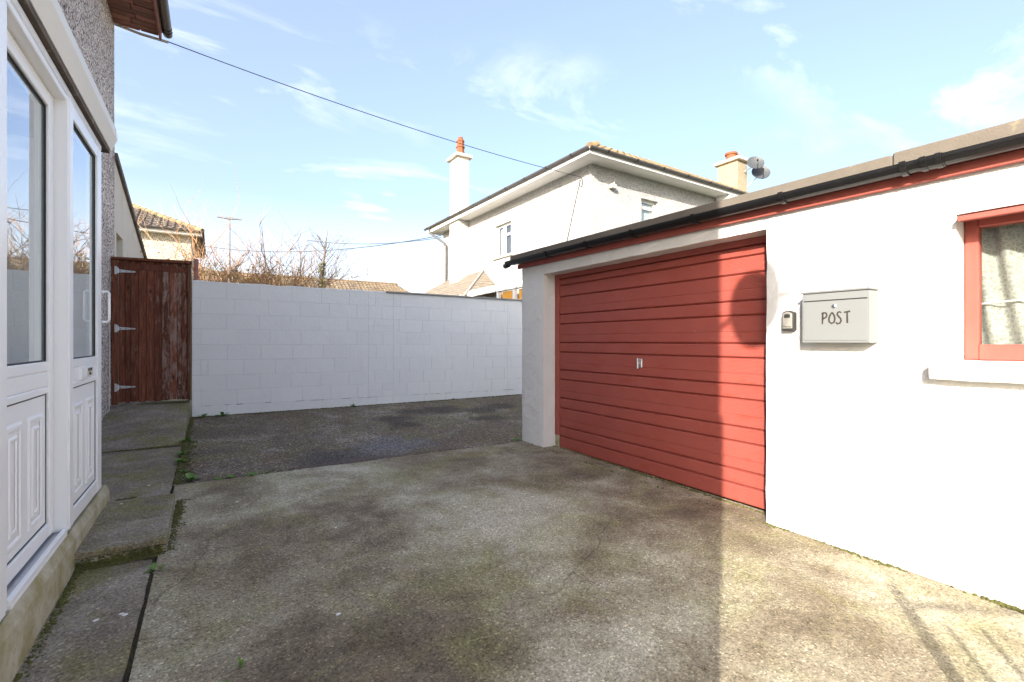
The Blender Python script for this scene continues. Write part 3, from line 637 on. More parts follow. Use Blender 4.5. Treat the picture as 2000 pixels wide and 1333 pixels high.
mb = MB(); mb.tube([(-.258, 8.14, 1.05), (-.256, 8.15, .95), (-.252, 8.16, .885)], .008, 6); tag(mb.build('wall_cable', 'white_cable', None), 'short white cable hanging over the gate edge above the white wall', 'cable')

# ------------------------------------------------------------------ white block wall
bw = thing('block_wall', 'white painted concrete block boundary wall across the yard behind the tarmac', 'wall', (3, 8.3, -1.2))
def zj(z, x): return z - (.0025 + .0052 * (0.87 - z)) * (x + .28)
ROWS = [.872, .635, .404, .180, -.050, -.278, -.505, -.728, -.957, -1.27]
mb = MB(); mb.hexa([(-.258, 8.2052, -1.5), (7.0, 8.2052, -1.5), (7.0, 8.40, -1.5), (-.258, 8.40, -1.5), (-.258, 8.2052, .868), (7.0, 8.2052, .851), (7.0, 8.40, .851), (-.258, 8.40, .868)])
mb.build('wall_core', 'mortar', bw)
rnd = random.Random(11); PIERS = ((2.29, 2.735), (5.18, 5.62))
def one_block(a, b, zt_, zb_, gap=.0046):
    j = rnd.uniform(-.0012, .0012); g = gap / 2 * rnd.uniform(.5, 1.5); m = MB(); cx, cz = (a + b) / 2, (zt_ + zb_) / 2
    xs = (a + g, b - g)
    p = lambda x, z, y: (x, y, zj(z, x))
    e = lambda: rnd.uniform(-.0018, .0018)
    m.hexa([p(xs[0] + e(), zb_ + g + e(), 8.2 + j), p(xs[1] + e(), zb_ + g + e(), 8.2 + j), p(xs[1], zb_ + g, 8.2065), p(xs[0], zb_ + g, 8.2065),
            p(xs[0] + e(), zt_ - g + e(), 8.2 + j), p(xs[1] + e(), zt_ - g + e(), 8.2 + j), p(xs[1], zt_ - g, 8.2065), p(xs[0], zt_ - g, 8.2065)])
    m.build('block', 'block', bw, org=(cx, 8.2, cz), bev=.0016)
for r in range(9):
    x = -.258; nx = (.173 if r % 2 == 0 else -.15) + rnd.uniform(-.01, .01)
    if r == 5: one_block(-.258, -.15, ROWS[5], ROWS[6]); x = -.15; nx = .384 - .447
    while x < 6.6:
        a, b = x, nx; cut = []
        for (q0, q1) in PIERS:
            if a < q0 < b: cut.append(q0)
            if a < q1 < b: cut.append(q1)
        edges = [a] + cut + [b]
        for u, w in zip(edges, edges[1:]):
            if w - u < .03: continue
            mid = (u + w) / 2
            if any(q0 < mid < q1 for q0, q1 in PIERS) and r in (0, 2, 7):
                h = (ROWS[r] + ROWS[r + 1]) / 2; one_block(u, w, ROWS[r], h); one_block(u, w, h, ROWS[r + 1])
            else: one_block(u, w, ROWS[r], ROWS[r + 1])
        x = nx; nx += .447 + rnd.uniform(-.012, .012)
rnd = random.Random(4)
for k in range(26):       # open, unpainted bits of joint low on the wall
    x = rnd.uniform(-.2, 5.4); r = rnd.choice((8, 8, 8, 7)); z = zj(ROWS[r], x); L_ = rnd.uniform(.03, .16); h = rnd.uniform(.0015, .004)
    MB().hexa([(x, 8.1985, z - h), (x + L_, 8.1985, z - h * .4), (x + L_, 8.204, z - h * .4), (x, 8.204, z - h), (x, 8.1985, z + h * .5), (x + L_, 8.1985, z + h), (x + L_, 8.204, z + h), (x, 8.204, z + h * .5)]).build('open_joint', 'dirt', bw, org=(x, 8.2, z))
mb = MB(); xs = span(-.262, 2.6, .09)      # ragged mortar capping on the left part
for x in xs:
    h = .014 + .012 * wob(x, 2, 0, 4) + .006 * wob(x, 9, 0, 15)
    mb.v += [(x, 8.196 + .004 * wob(x, 0, 0, 11), .866 - .0023 * x), (x, 8.41, .866 - .0023 * x), (x, 8.41, .875 + h), (x, 8.200, .871 + h)]
for i in range(len(xs) - 1):
    for k in range(4): a, b = i * 4 + k, i * 4 + (k + 1) % 4; mb.f.append((a, b, b + 4, a + 4))
mb.f += [(0, 3, 2, 1), tuple(len(mb.v) - 4 + k for k in range(4))]
mb.build('mortar_capping', 'block', bw)
mb = MB(); mb.hexa([(2.61, 8.165, .866), (7.0, 8.165, .853), (7.0, 8.43, .853), (2.61, 8.43, .866), (2.61, 8.165, .893), (7.0, 8.165, .880), (7.0, 8.43, .880), (2.61, 8.43, .893)])
mb.build('coping', 'coping', bw, bev=.004)

# ------------------------------------------------------------------ garage
ga = thing('garage', 'white rendered flat-roofed garage with red up-and-over door and black gutter', 'garage', (4.7, 1.5, -1.4))
DY0, DY1, DZ = 1.787, 4.434, .795
WY0, WY1, WZ0, WZ1 = -.62, .785, -.115, .668
A = breaks([-2.8, WY0, WY1, DY0, DY1, 4.89], .055); Z = breaks([-1.45, WZ0, WZ1, DZ, .93], .055)
def hole(a, b): return (DY0 < a < DY1 and b < DZ) or (WY0 < a < WY1 and WZ0 < b < WZ1)
mb = MB(); grid_wall(mb, 'x', 3.30, 3.52, A, Z, hole, .006, 2.5)
for i, (x, y, z) in enumerate(mb.v):       # hand-floated arrises: round and wander a little
    if abs(y - DY0) < 1e-6 or abs(y - DY1) < 1e-6: mb.v[i] = (x + (.004 if x < 3.4 else 0), y + .004 * wob(z, 0, y, 7) + .002 * wob(z, 4, y, 25), z)
    elif abs(z - DZ) < 1e-6 and DY0 < y < DY1: mb.v[i] = (x + (.004 if x < 3.4 else 0), y, z + .005 * wob(y, 0, 3, 6) + .003 * wob(y, 0, 8, 22))
    elif abs(y - 4.89) < 1e-6 and x < 3.4: mb.v[i] = (x + .006 + .003 * wob(z, 2, 2, 6), y - .004, z)
mb.build('front_wall', 'render', ga)
mb = MB(); mb.box(3.53, 6.6, 4.66, 4.885, -1.45, .93).box(3.53, 6.6, -2.8, -2.58, -1.45, .93).box(6.38, 6.6, -2.578, 4.658, -1.45, .93); mb.build('rear_wall', 'render', ga)
def zroof(y): return .945 + .0115 * (y - .54)
mb = MB(); mb.prism([(-2.95, zroof(-2.95)), (5.0, zroof(5.0)), (5.0, zroof(5.0) + .045), (-2.95, zroof(-2.95) + .045)], 'x', 3.275, 6.75); mb.build('roof_deck', 'felt', ga)
mb = MB(); mb.prism([(1.03, zroof(1.03) - .02), (5.02, zroof(5.02) - .02), (5.02, zroof(5.02) + .098), (1.03, zroof(1.03) + .098)], 'x', 3.205, 3.273); mb.build('felt_edge', 'felt', ga, bev=.008)
mb = MB(); mb.prism([(-2.97, zroof(-2.97) - .02), (1.027, zroof(1.027) - .02), (1.027, zroof(1.027) + .105), (-2.97, zroof(-2.97) + .105)], 'x', 3.200, 3.273); mb.build('felt_edge', 'felt', ga, bev=.008)
def zfas(y): return .862 + .0115 * (y - .2)
mb = MB(); mb.prism([(-2.9, zfas(-2.9)), (4.93, zfas(4.93)), (4.93, zroof(4.93) - .022), (-2.9, zroof(-2.9) - .022)], 'x', 3.262, 3.292); mb.build('fascia', 'red', ga, bev=.003)
def zg(y): return .964 + .0125 * (y - .54)
gx = 3.202
gu = half_pipe((gx, -2.9, zg(-2.9)), (gx, 5.06, zg(5.06)), .054).build('gutter', 'plastic', ga)
mb = MB(); mb.tube([(gx, 5.04, zg(5) - .035), (gx, 5.13, zg(5) - .045)], .035, 10); mb.build('gutter_outlet', 'plastic', gu)
for y in (4.2, 3.53, 2.92, 2.28, 1.61, .966, .2): half_pipe((gx, y - .014, zg(y) + .004), (gx, y + .014, zg(y) + .004), .067, .012).build('gutter_bracket', 'plastic', gu)
half_pipe((gx, .80, zg(.8) + .001), (gx, .90, zg(.9) + .001), .0595, .005).build('gutter_union', 'plastic', gu)
for y in (.82, .88): half_pipe((gx, y - .012, zg(y) + .003), (gx, y + .012, zg(y) + .003), .0655, .005).build('union_clip', 'plastic', gu)
# up-and-over door
XG = 3.49
mb = MB(); mb.box(XG - .012, XG + .06, DY1 - .075, DY1 + .004, -1.13, DZ + .01).box(XG - .012, XG + .06, DY0 - .004, DY0 + .045, -1.20, DZ + .01).box(XG - .010, XG + .06, DY0 + .045, DY1 - .075, .742, DZ + .012)
fr = mb.build('door_frame', 'red', ga, bev=.004)
B(XG - .010, XG + .05, DY1 - .072, DY1 - .004, -1.32, -1.132).build('frame_foot', 'plinth', fr, bev=.004)
dr = B(XG + .022, XG + .045, DY0 + .047, DY1 - .077, -1.277, .738).build('garage_door', 'door', ga, org=(XG, (DY0 + DY1) / 2, -1.26))
zs = [.738, .660, .526, .315, .201, -.020, -.133, -.345, -.458, -.679, -.798, -1.020, -1.136, -1.277]
y0, y1 = DY0 + .050, DY1 - .080
def slat_mesh(z1, z0):
    """one pressed slat: chamfered long edges, a groove along the middle of the wide ones"""
    h = z1 - z0; c = .007; prof = [(XG + .021, z0), (XG + .012, z0 + .0035), (XG + .002, z0 + .0035 + c), (XG, z0 + .016)]
    if h > .18: m_ = z0 + h * .42; prof += [(XG, m_ - .004), (XG + .0035, m_ - .0015), (XG + .0035, m_ + .0015), (XG, m_ + .004)]
    prof += [(XG, z1 - .014), (XG + .003, z1 - .0035 - c * .6), (XG + .021, z1 - .0035)]
    return prof
for a, b in zip(zs, zs[1:]):
    MB().prism([(x, z) for x, z in slat_mesh(a, b)], 'y', y0, y1).build('slat', 'door', dr, org=(XG, (y0 + y1) / 2, (a + b) / 2))
hc = (XG - .002, 3.116, -.214)
mb = MB(); mb.box(XG - .010, XG + .002, hc[1] - .035, hc[1] + .005, hc[2] - .045, hc[2] + .042); hp = mb.build('handle', 'galv', dr, bev=.005)
mb = MB(); mb.tube([(XG - .01, hc[1] - .012, hc[2]), (XG - .04, hc[1] - .012, hc[2])], .011, 8); mb.box(XG - .052, XG - .038, hc[1] - .021, hc[1] - .004, hc[2] - .055, hc[2] + .048); mb.build('handle_bar', 'galv', dr, bev=.003)
# garage window
XW = 3.425
mb = MB(); zb0, zb1 = WZ0 + .012, WZ1 - .002
mb.box(XW, XW + .07, WY1 - .058, WY1 - .002, zb0, zb1).box(XW, XW + .07, WY0 + .002, WY0 + .058, zb0, zb1).box(XW - .002, XW + .07, WY0 + .058, WY1 - .058, zb0, zb0 + .085).box(XW - .002, XW + .07, WY0 + .058, WY1 - .058, zb1 - .06, zb1)
wn = mb.build('window', 'red', ga, bev=.005)
B(XW + .03, XW + .036, WY0 + .059, WY1 - .059, zb0 + .086, zb1 - .061).build('window_pane', 'glass_thin', wn)
mb = MB(); ys = span(WY0 + .03, WY1 - .03, .012); zs_ = span(zb0 + .02, zb1 - .02, .06); n = len(zs_)
for y in ys:
    for z in zs_:
        k = (z - zb0) / (zb1 - zb0); sw = .10 * (1 - k) * math.sin(y * 3)
        mb.v.append((XW + .115 + .026 * math.sin((y + sw) * 64 + 2 * wob(y, 0, 0, 4)) * (.55 + .45 * k) + .012 * wob(y, z, 0, 5), y, z))
mb.f += [(i * n + j, (i + 1) * n + j, (i + 1) * n + j + 1, i * n + j + 1) for i in range(len(ys) - 1) for j in range(n - 1)]
mb.build('net_curtain', 'lace', wn, smooth=True)
mb = MB(); mb.tube([(XW + .08, WY0 + .03, .30), (XW + .075, WY1 - .03, .20)], .004, 6); mb.build('curtain_wire', 'cream', wn)
mb = MB(); ys = span(-.80, .872, .06)     # rounded cast sill
prof = [(3.42, -.150), (3.42, -.104), (3.305, -.112), (3.225, -.124), (3.212, -.135), (3.212, -.192), (3.222, -.203), (3.31, -.203)]
for y in ys: mb.v += [(x + (.004 * wob(y, z, 0, 9) if x < 3.3 else 0), y, z + (.004 * wob(y, x, 2, 8))) for x, z in prof]
m = len(prof)
for i in range(len(ys) - 1):
    for k in range(m): a, b = i * m + k, i * m + (k + 1) % m; mb.f.append((a, b, b + m, a + m))
mb.f += [tuple(range(m))[::-1], tuple(len(mb.v) - m + k for k in range(m))]
# the sill lies in front of and inside the opening
mb.v = [(x, y, z) if x < 3.3 or y < WY1 - .004 else (3.3, y, z) for x, y, z in mb.v]
mb.build('window_sill', 'render', ga)
mb = MB(); mb.hexa([(3.235, -.75, .617), (3.235, .768, .617), (3.40, .783, .642), (3.40, -.75, .642), (3.24, -.75, .646), (3.24, .766, .646), (3.40, .783, .675), (3.40, -.75, .675)]); mb.build('drip_board', 'red', ga, bev=.004)
B(3.7, 6.3, -2.5, 4.6, -1.44, -1.40).build('inner_floor', 'dark', ga)

# ------------------------------------------------------------------ post box and key safe
pb = thing('post_box', 'grey metal wall letter box lettered POST on the garage wall', 'post box', (3.24, 1.31, -.01))
px0 = 3.178; ya, yb = 1.124, 1.493
mb = MB(); mb.box(px0 + .004, 3.297, ya, yb, -.012, .296); mb.build('box_body', 'postbox', pb, bev=.004)
B(px0 - .003, 3.297, ya - .002, yb + .010, .300, .313).build('lid', 'postbox', pb, bev=.003)
B(px0 + .0005, px0 + .006, ya + .012, yb - .010, .2955, .2995).build('lid_gap', 'postbox_dark', pb)
B(px0 + .0005, px0 + .003, ya + .014, yb - .013, .2535, .2950).build('flap', 'postbox', pb, bev=.001)
B(px0 + .001, px0 + .0035, ya + .014, yb - .013, .2470, .2530).build('slot_gap', 'postbox_dark', pb)
B(px0 + .0005, px0 + .003, ya + .014, yb - .013, .0030, .2465).build('front_door', 'postbox', pb, bev=.001)
MB().lathe([(.0125, 0), (.0125, .003), (.009, .005), (.003, .005)], (px0 + .0005, 1.309, .212), (-1, 0, 0), 16).build('lock', 'chrome', pb)
L = dict(P=[[(.035, 0), (.045, .5), (.05, .97)], [(0, .93), (.09, 1.0), (.17, .95), (.195, .78), (.16, .58), (.05, .46)]],
         O=[[(.375, 1.0), (.31, .78), (.265, .48), (.275, .2), (.36, .04), (.445, .14), (.475, .42), (.45, .74), (.375, 1.0)]],
         S=[[(.69, .93), (.64, 1.02), (.57, .97), (.555, .78), (.61, .6), (.67, .44), (.685, .24), (.64, .05), (.56, .0), (.51, .14)]],
         T=[[(.775, .955), (.87, .985), (.99, 1.03)], [(.885, .98), (.89, .5), (.895, .04)]])
for ch, strokes in L.items():
    mb = MB()
    for s in strokes:
        p = [Vector((px0 - .0004, 1.378 - .157 * u, .104 + .071 * w)) for u, w in s]; n = len(p); vs = []
        for i in range(n):
            d = (p[min(i + 1, n - 1)] - p[max(i - 1, 0)]).normalized(); sd = d.cross(Vector((1, 0, 0))); wd = .0046 * (1.1 if i else .8)
            vs += [p[i] + sd * wd, p[i] - sd * wd]
        mb.add(vs, [(2 * i, 2 * i + 1, 2 * i + 3, 2 * i + 2) for i in range(n - 1)])
        mb.add([v + Vector((.0006, 0, 0)) for v in vs], [(2 * i + 2, 2 * i + 3, 2 * i + 1, 2 * i) for i in range(n - 1)])
    mb.build('letter', 'ink', pb)
ks = thing('key_safe', 'small grey and black key safe left of the grey letter box', 'key safe', (3.27, 1.615, .07))
def kpoly(y0, y1, z0, z1): return [(y0, z0), (y1, z0), (y1, z1 - .012), (y1 - .018, z1 - .002), ((y0 + y1) / 2, z1 + .003), (y0 + .018, z1 - .002), (y0, z1 - .012)]
MB().prism(kpoly(1.578, 1.655, .070, .203), 'x', 3.252, 3.299).build('case', 'keybody', ks, bev=.004)
MB().prism(kpoly(1.585, 1.648, .084, .196), 'x', 3.246, 3.2515).build('cover', 'keyface', ks, bev=.002)
MB().prism([(1.598, .156), (1.636, .156), (1.636, .178), (1.617, .182), (1.598, .178)], 'x', 3.2445, 3.2458).build('shutter', 'keybody', ks)
text_mesh('cover_lettering', 'Master', 'ink', ks, (3.2454, 1.617, .097), .019, -90)
def patch(name, mat, y, z, ry, rz, seed):
    r_ = random.Random(seed); mb = MB(); n = 14
    pts = [(3.2945, y + ry * math.cos(2 * math.pi * k / n) * r_.uniform(.7, 1.1), z + rz * math.sin(2 * math.pi * k / n) * r_.uniform(.7, 1.1)) for k in range(n)]
    return mb

# ------------------------------------------------------------------ roof tile helper
def tiles(parent, mat, O, U, V, nu, nv, tw, tl, inside, roll=.028, lift=.022, name='roof_tiles'):
    O, U, V = Vector(O), Vector(U).normalized(), Vector(V).normalized(); Nn = U.cross(V).normalized()
    if Nn.z < 0: Nn = -Nn
    mb = MB(); pr = [(0, 0), (.25, .15), (.5, .25), (.68, .9), (.82, 1), (.95, .6), (1, 0)]; rr = random.Random(3)
    for j in range(nv):
        for i in range(nu):
            if not inside((i + .5) * tw, (j + .5) * tl): continue
            dz = rr.uniform(-.003, .003); b = len(mb.v)
            for a, h in pr:
                p = O + U * (i + a) * tw + V * (j * tl - .03) + Nn * (lift + .012 + h * roll + dz); q = O + U * (i + a) * tw + V * ((j + 1) * tl) + Nn * (.012 + h * roll + dz)
                mb.v += [tuple(p), tuple(q), tuple(p - Nn * .016)]
            for k in range(len(pr) - 1):
                mb.f += [(b + 3 * k, b + 3 * k + 3, b + 3 * k + 4, b + 3 * k + 1), (b + 3 * k + 2, b + 3 * k + 5, b + 3 * k + 3, b + 3 * k)]
    return mb.build(name, mat, parent, kind='stuff')

# ------------------------------------------------------------------ white house behind the garage
wh = thing('white_house', 'white roughcast two-storey house with hipped tiled roof and white chimney behind the garage', 'house', (14, 13, -1.5))
hx0, hy0, hx1, hy1 = 7.9, 8.62, 20.0, 17.4
ze = 4.42
W1 = (12.30, 13.25, 2.755, 3.79); W2 = (9.72, 10.40, 2.90, 3.865)
A = breaks([hy0 + .22, W1[0], W1[1], hy1], .22); Z = breaks([-1.5, W1[2], W1[3], ze], .22)
mb = MB(); grid_wall(mb, 'x', hx0, hx0 + .22, A, Z, lambda a, b: W1[0] < a < W1[1] and W1[2] < b < W1[3], .008, 3)
A = breaks([hx0, W2[0], W2[1], hx1], .22); Z = breaks([-1.5, W2[2], W2[3], ze], .22)
m2 = MB(); grid_wall(m2, 'y', hy0, hy0 + .22, A, Z, lambda a, b: W2[0] < a < W2[1] and W2[2] < b < W2[3], .008, 3)
m2.f = [f[::-1] for f in m2.f]
mb.build('side_wall', 'roughcast', wh); m2.build('front_wall', 'roughcast', wh)
mb = MB(); mb.box(hx0 + .23, hx1, hy1 - .22, hy1, -1.5, ze).box(hx1 - .22, hx1, hy0 + .23, hy1 - .225, -1.5, ze); mb.build('rear_wall', 'roughcast', wh)
ov = .5; ex0, ey0, ex1, ey1 = hx0 - ov, hy0 - ov, hx1 + ov, hy1 + ov; zE = 4.50; tanp = .60
mb = MB(); mb.add([(ex0, ey0, ze), (ex1, ey0, ze), (ex1, ey1, ze), (ex0, ey1, ze)], [(3, 2, 1, 0)]); mb.build('soffit', 'white', wh)
mb = MB(); mb.box(ex0 - .012, ex0 + .015, ey0 + .016, ey1, ze - .02, zE + .03).box(ex0 - .012, ex1, ey0 - .012, ey0 + .015, ze - .02, zE + .03); mb.build('fascia', 'white', wh)
hw = (ey1 - ey0) / 2; zR = zE + hw * tanp
mb = MB().add([(ex0, ey0, zE), (ex1, ey0, zE), (ex1, ey1, zE), (ex0, ey1, zE), (ex0 + hw, ey0 + hw, zR), (ex1 - hw, ey0 + hw, zR)], [(0, 1, 5, 4), (1, 2, 5), (2, 3, 4, 5), (3, 0, 4), (3, 2, 1, 0)])
rf = mb.build('roof', 'tiles_yellow', wh)
sl_ = math.hypot(1, tanp); L_ = hw * sl_; tw, tl = .30, .34
tiles(rf, 'tiles_yellow', (ex0, ey0, zE), (1, 0, 0), (0, 1 / sl_, tanp / sl_), int((ex1 - ex0) / tw), int(L_ / tl), tw, tl, lambda u, v: u > v / sl_ + .05 and u < (ex1 - ex0) - v / sl_)
tiles(rf, 'tiles_yellow', (ex0, ey0, zE), (0, 1, 0), (1 / sl_, 0, tanp / sl_), int((ey1 - ey0) / tw), int(L_ / tl), tw, tl, lambda u, v: u > v / sl_ + .05 and u < (ey1 - ey0) - v / sl_)
for k in range(20):      # hip tiles up the near hip
    a = k * .30; c = Vector((ex0 + a * .70, ey0 + a * .70, zE + a * .70 * tanp + .05)); d = Vector((.70, .70, .70 * tanp)).normalized()
    MB().tube([c, c + d * .34], [.105, .085], 8).build('hip_tile', 'tiles_yellow', rf)
gA = (ex0 - .06, ey0 - .06, zE + .035); gB = (ex0 - .06, ey1 + .1, zE + .10); gC = (ex1, ey0 - .06, zE + .03)
mb = half_pipe(gA, gB, .062); half_pipe(gA, gC, .062, mb=mb); wg = mb.build('gutter', 'plastic_grey', wh)
for k in range(10): y = ey0 + .55 + k * 1.0; z = lerp(gA[2], gB[2], (y - gA[1]) / (gB[1] - gA[1])); half_pipe((gA[0], y - .02, z + .003), (gA[0], y + .02, z + .003), .070, .008).build('gutter_bracket', 'plastic', wg)
for k in range(11): x = ex0 + .5 + k * 1.0; half_pipe((x - .02, gA[1], gA[2] + .003), (x + .02, gA[1], gA[2] + .003), .070, .008).build('gutter_bracket', 'plastic', wg)
mb = MB(); mb.tube([(gB[0], 17.55, 4.53), (gB[0] + .01, 17.5, 4.36), (7.78, 16.95, 3.86), (7.80, 16.93, 3.7), (7.80, 16.93, -1.3)], .042, 8); mb.build('downpipe', 'plastic_grey', wh, smooth=True)
def window(parent, axis, c, a0, a1, z0, z1, mull=None, tran=None):
    f = .055
    def bx(m, p0, p1, q0, q1, d0=0, d1=.06):
        return m.box(c + d0, c + d1, p0, p1, q0, q1) if axis == 'x' else m.box(p0, p1, c + d0, c + d1, q0, q1)
    m = MB(); bx(m, a0, a0 + f, z0, z1); bx(m, a1 - f, a1, z0, z1); bx(m, a0 + f, a1 - f, z0, z0 + f, .002); bx(m, a0 + f, a1 - f, z1 - f, z1, .002)
    if mull: bx(m, mull - .04, mull + .04, z0 + f, z1 - f, -.004)
    if tran: bx(m, tran[0], tran[1], tran[2] - .035, tran[2] + .035, -.002)
    w = m.build('window', 'white', parent)
    m = MB(); bx(m, a0 + f, a1 - f, z0 + f, z1 - f, .030, .036); m.build('window_pane', 'glass', w)
    m = MB(); bx(m, a0 + .02, a1 - .02, z0 + .02, z1 - .02, .11, .14); m.build('dark_room_sheet', 'dark', w)  # dark sheet stands in for the unlit room behind the glass
    return w
w = window(wh, 'x', hx0 + .07, W1[0], W1[1], W1[2], W1[3], 12.80, (12.355, 12.76, 3.44))
B(hx0 + .16, hx0 + .172, 12.86, 13.15, 2.82, 3.73).build('curtain', 'inner', w)
B(hx0 - .07, hx0 + .07, W1[0] - .08, W1[1] + .12, 2.70, 2.752).build('window_sill', 'stone_cap', wh)
B(hx0 - .03, hx0 + .05, W1[0] - .05, W1[1] + .06, 3.795, 3.83).build('window_head', 'stone_cap', wh)
w = window(wh, 'y', hy0 + .12, W2[0], W2[1], W2[2], W2[3], None, (W2[0] + .055, W2[1] - .055, 3.66))
B(9.75, 10.36, hy0 + .205, hy0 + .215, 2.95, 3.80).build('curtain', 'inner', w)
# eaves detail further along the front, wall box, sensor
B(13.0, 13.4, hy0 - .49, hy0 - .03, ze - .16, ze - .002).build('corbel', 'white', wh, bev=.01)
mb = MB(); mb.box(8.50, 8.66, hy0 - .13, hy0 - .012, 3.90, 4.00).tube([(8.62, hy0 - .04, 3.96), (8.66, hy0 - .08, 4.16)], .018, 6); mb.build('junction_box', 'stone_cap', wh)
mb = MB(); mb.tube([(7.88, 8.98, 4.18), (7.885, 8.9, 4.05), (7.885, 8.95, 3.92), (7.885, 9.05, 4.0), (7.885, 9.0, 4.12), (7.885, 9.2, 3.6), (7.885, 9.55, 2.6), (7.885, 9.7, 2.0)], .011, 5); mb.build('wall_cable', 'cable', wh)
# far external chimney
cx0, cx1, cy0, cy1 = 7.47, 7.895, 15.2, 15.85
mb = MB(); mb.box(cx0, cx1, cy0 - .05, cy1 + .05, -1.5, ze - .03); mb.build('chimney_breast', 'roughcast', wh)
mb = MB(); mb.box(cx0, cx1 + .02, cy0, cy1, ze - .02, 6.72); ch = mb.build('chimney', 'white', wh)
mb = MB(); mb.hexa([(cx0 - .12, cy0 - .12, 6.72), (cx1 + .13, cy0 - .12, 6.72), (cx1 + .13, cy1 + .12, 6.72), (cx0 - .12, cy1 + .12, 6.72), (cx0 - .10, cy0 - .10, 6.83), (cx1 + .11, cy0 - .10, 6.83), (cx1 + .11, cy1 + .1, 6.83), (cx0 - .10, cy1 + .1, 6.83)]); mb.build('chimney_cap', 'stone_cap', ch)
pc_ = ((cx0 + cx1) / 2 + .05, (cy0 + cy1) / 2, 6.83)
mb = MB(); mb.lathe([(.145, 0), (.145, .12), (.17, .13), (.17, .17), (.145, .18), (.145, .34), (.17, .35), (.17, .39), (.14, .41), (.14, .56), (.16, .57), (.15, .62), (.10, .66), (.09, .74), (.04, .76)], pc_, (0, 0, 1), 8); mb.build('chimney_pot', 'terracotta', ch)
# second chimney on the party wall
sx, sy = 17.0, 10.3
mb = MB(); mb.box(sx, sx + .64, sy, sy + .85, 5.2, 7.00); c2 = mb.build('chimney', 'chimney_render', wh)
mb = MB(); mb.box(sx - .12, sx + .76, sy - .12, sy + .97, 7.0, 7.12); mb.build('chimney_cap', 'stone_cap', c2, bev=.02)
mb = MB(); mb.lathe([(.19, 0), (.19, .2), (.23, .22), (.23, .30), (.17, .31)], (sx + .22, sy + .40, 7.12), (0, 0, 1), 14); mb.build('chimney_pot', 'terracotta', c2)
mb = MB(); mb.lathe([(.10, 0), (.10, .22), (.14, .24), (.14, .3), (.1, .31)], (sx + .53, sy + .4, 7.12), (0, 0, 1), 12); mb.build('chimney_pot', 'terracotta', c2)
dish('satellite_dish', 'upper grey satellite dish fixed beside the buff chimney cap', (sx + .42, sy - .45, 6.78), (-.62, -.68, .42), .31, (sx + .42, sy - .01, 6.6), 'satellite dishes on the buff chimney')
dish('satellite_dish', 'lower grey satellite dish on a curved bracket right of the buff chimney', (sx + .84, sy - .42, 6.50), (-.62, -.68, .42), .34, (sx + .65, sy + .2, 6.0), 'satellite dishes on the buff chimney')

# ------------------------------------------------------------------ slated lean-to against the white house, piece by piece
lt = thing('slated_outhouse', 'low outhouse with buff slate hip roof against the white house side', 'outhouse', (7.0, 15, -1.5))
def clip(poly, f):
    out = []
    for i in range(len(poly)):
        a, b = poly[i], poly[(i + 1) % len(poly)]; fa, fb = f(a), f(b)
        if fa >= 0: out.append(a)
        if (fa >= 0) != (fb >= 0): t = fa / (fa - fb); out.append((a[0] + (b[0] - a[0]) * t, a[1] + (b[1] - a[1]) * t))
    return out
ap = Vector((7.89, 14.05, 2.43)); zl = 1.18; run = 1.75; fe = 18.2
E1, E2 = Vector((7.89 - run, 14.05 - run, zl)), Vector((7.89 - run, fe + .6, zl)); ap2 = Vector((7.89, 16.9, 2.43)); E3 = Vector((7.89, 14.05 - run, zl))
mb = MB(); mb.add([E1, E2, ap2, ap, E3], [(0, 3, 2, 1), (0, 4, 3), ]); mb.v = [(x, y, z - .02) for x, y, z in mb.v]; mb.build('roof_deck', 'dark', lt)
mb = MB(); mb.box(6.35, 7.88, 12.5, 18.6, -1.5, 1.15); mb.build('wall', 'roughcast', lt)
def slates(O, U, V, poly, sw, shh):
    O, U, V = Vector(O), Vector(U).normalized(), Vector(V).normalized(); Nn = U.cross(V); Nn = -Nn if Nn.z < 0 else Nn
    P2 = [((p - O).dot(U), (p - O).dot(V)) for p in poly]; area = sum(a[0] * b[1] - b[0] * a[1] for a, b in zip(P2, P2[1:] + P2[:1]))
    if area < 0: P2 = P2[::-1]
    u0, u1 = min(p[0] for p in P2), max(p[0] for p in P2); v1 = max(p[1] for p in P2); r_ = random.Random(8)
    for j in range(int(v1 / shh) + 1):
        u = u0 - (sw / 2 if j % 2 else 0)
        while u < u1:
            q = [(u + .004, j * shh - .02), (u + sw - .004, j * shh - .02), (u + sw - .004, (j + 1) * shh), (u + .004, (j + 1) * shh)]
            for a, b in zip(P2, P2[1:] + P2[:1]):
                q = clip(q, lambda p: (b[0] - a[0]) * (p[1] - a[1]) - (b[1] - a[1]) * (p[0] - a[0]))
                if len(q) < 3: break
            if len(q) >= 3:
                k = r_.uniform(0, .006)
                top = [O + U * a + V * b + Nn * (.018 - .014 * (b - j * shh) / shh + k) for a, b in q]; c = sum(top, Vector()) / len(top)
                MB().slab(top, -Nn * .009).build('slate', 'slate', lt, org=tuple(c))
            u += sw
vS = Vector((run, 0, 2.43 - zl)); slates(E1, (0, 1, 0), vS, [E1, E2, ap2, ap], .30, .17)
vN = Vector((0, run, 2.43 - zl)); slates(E1, (1, 0, 0), vN, [E1, ap, E3], .30, .17)
mb = MB(); mb.tube([E1 + Vector((0, 0, .035)), ap + Vector((0, 0, .035))], .035, 6); mb.build('hip_roll', 'coping', lt)

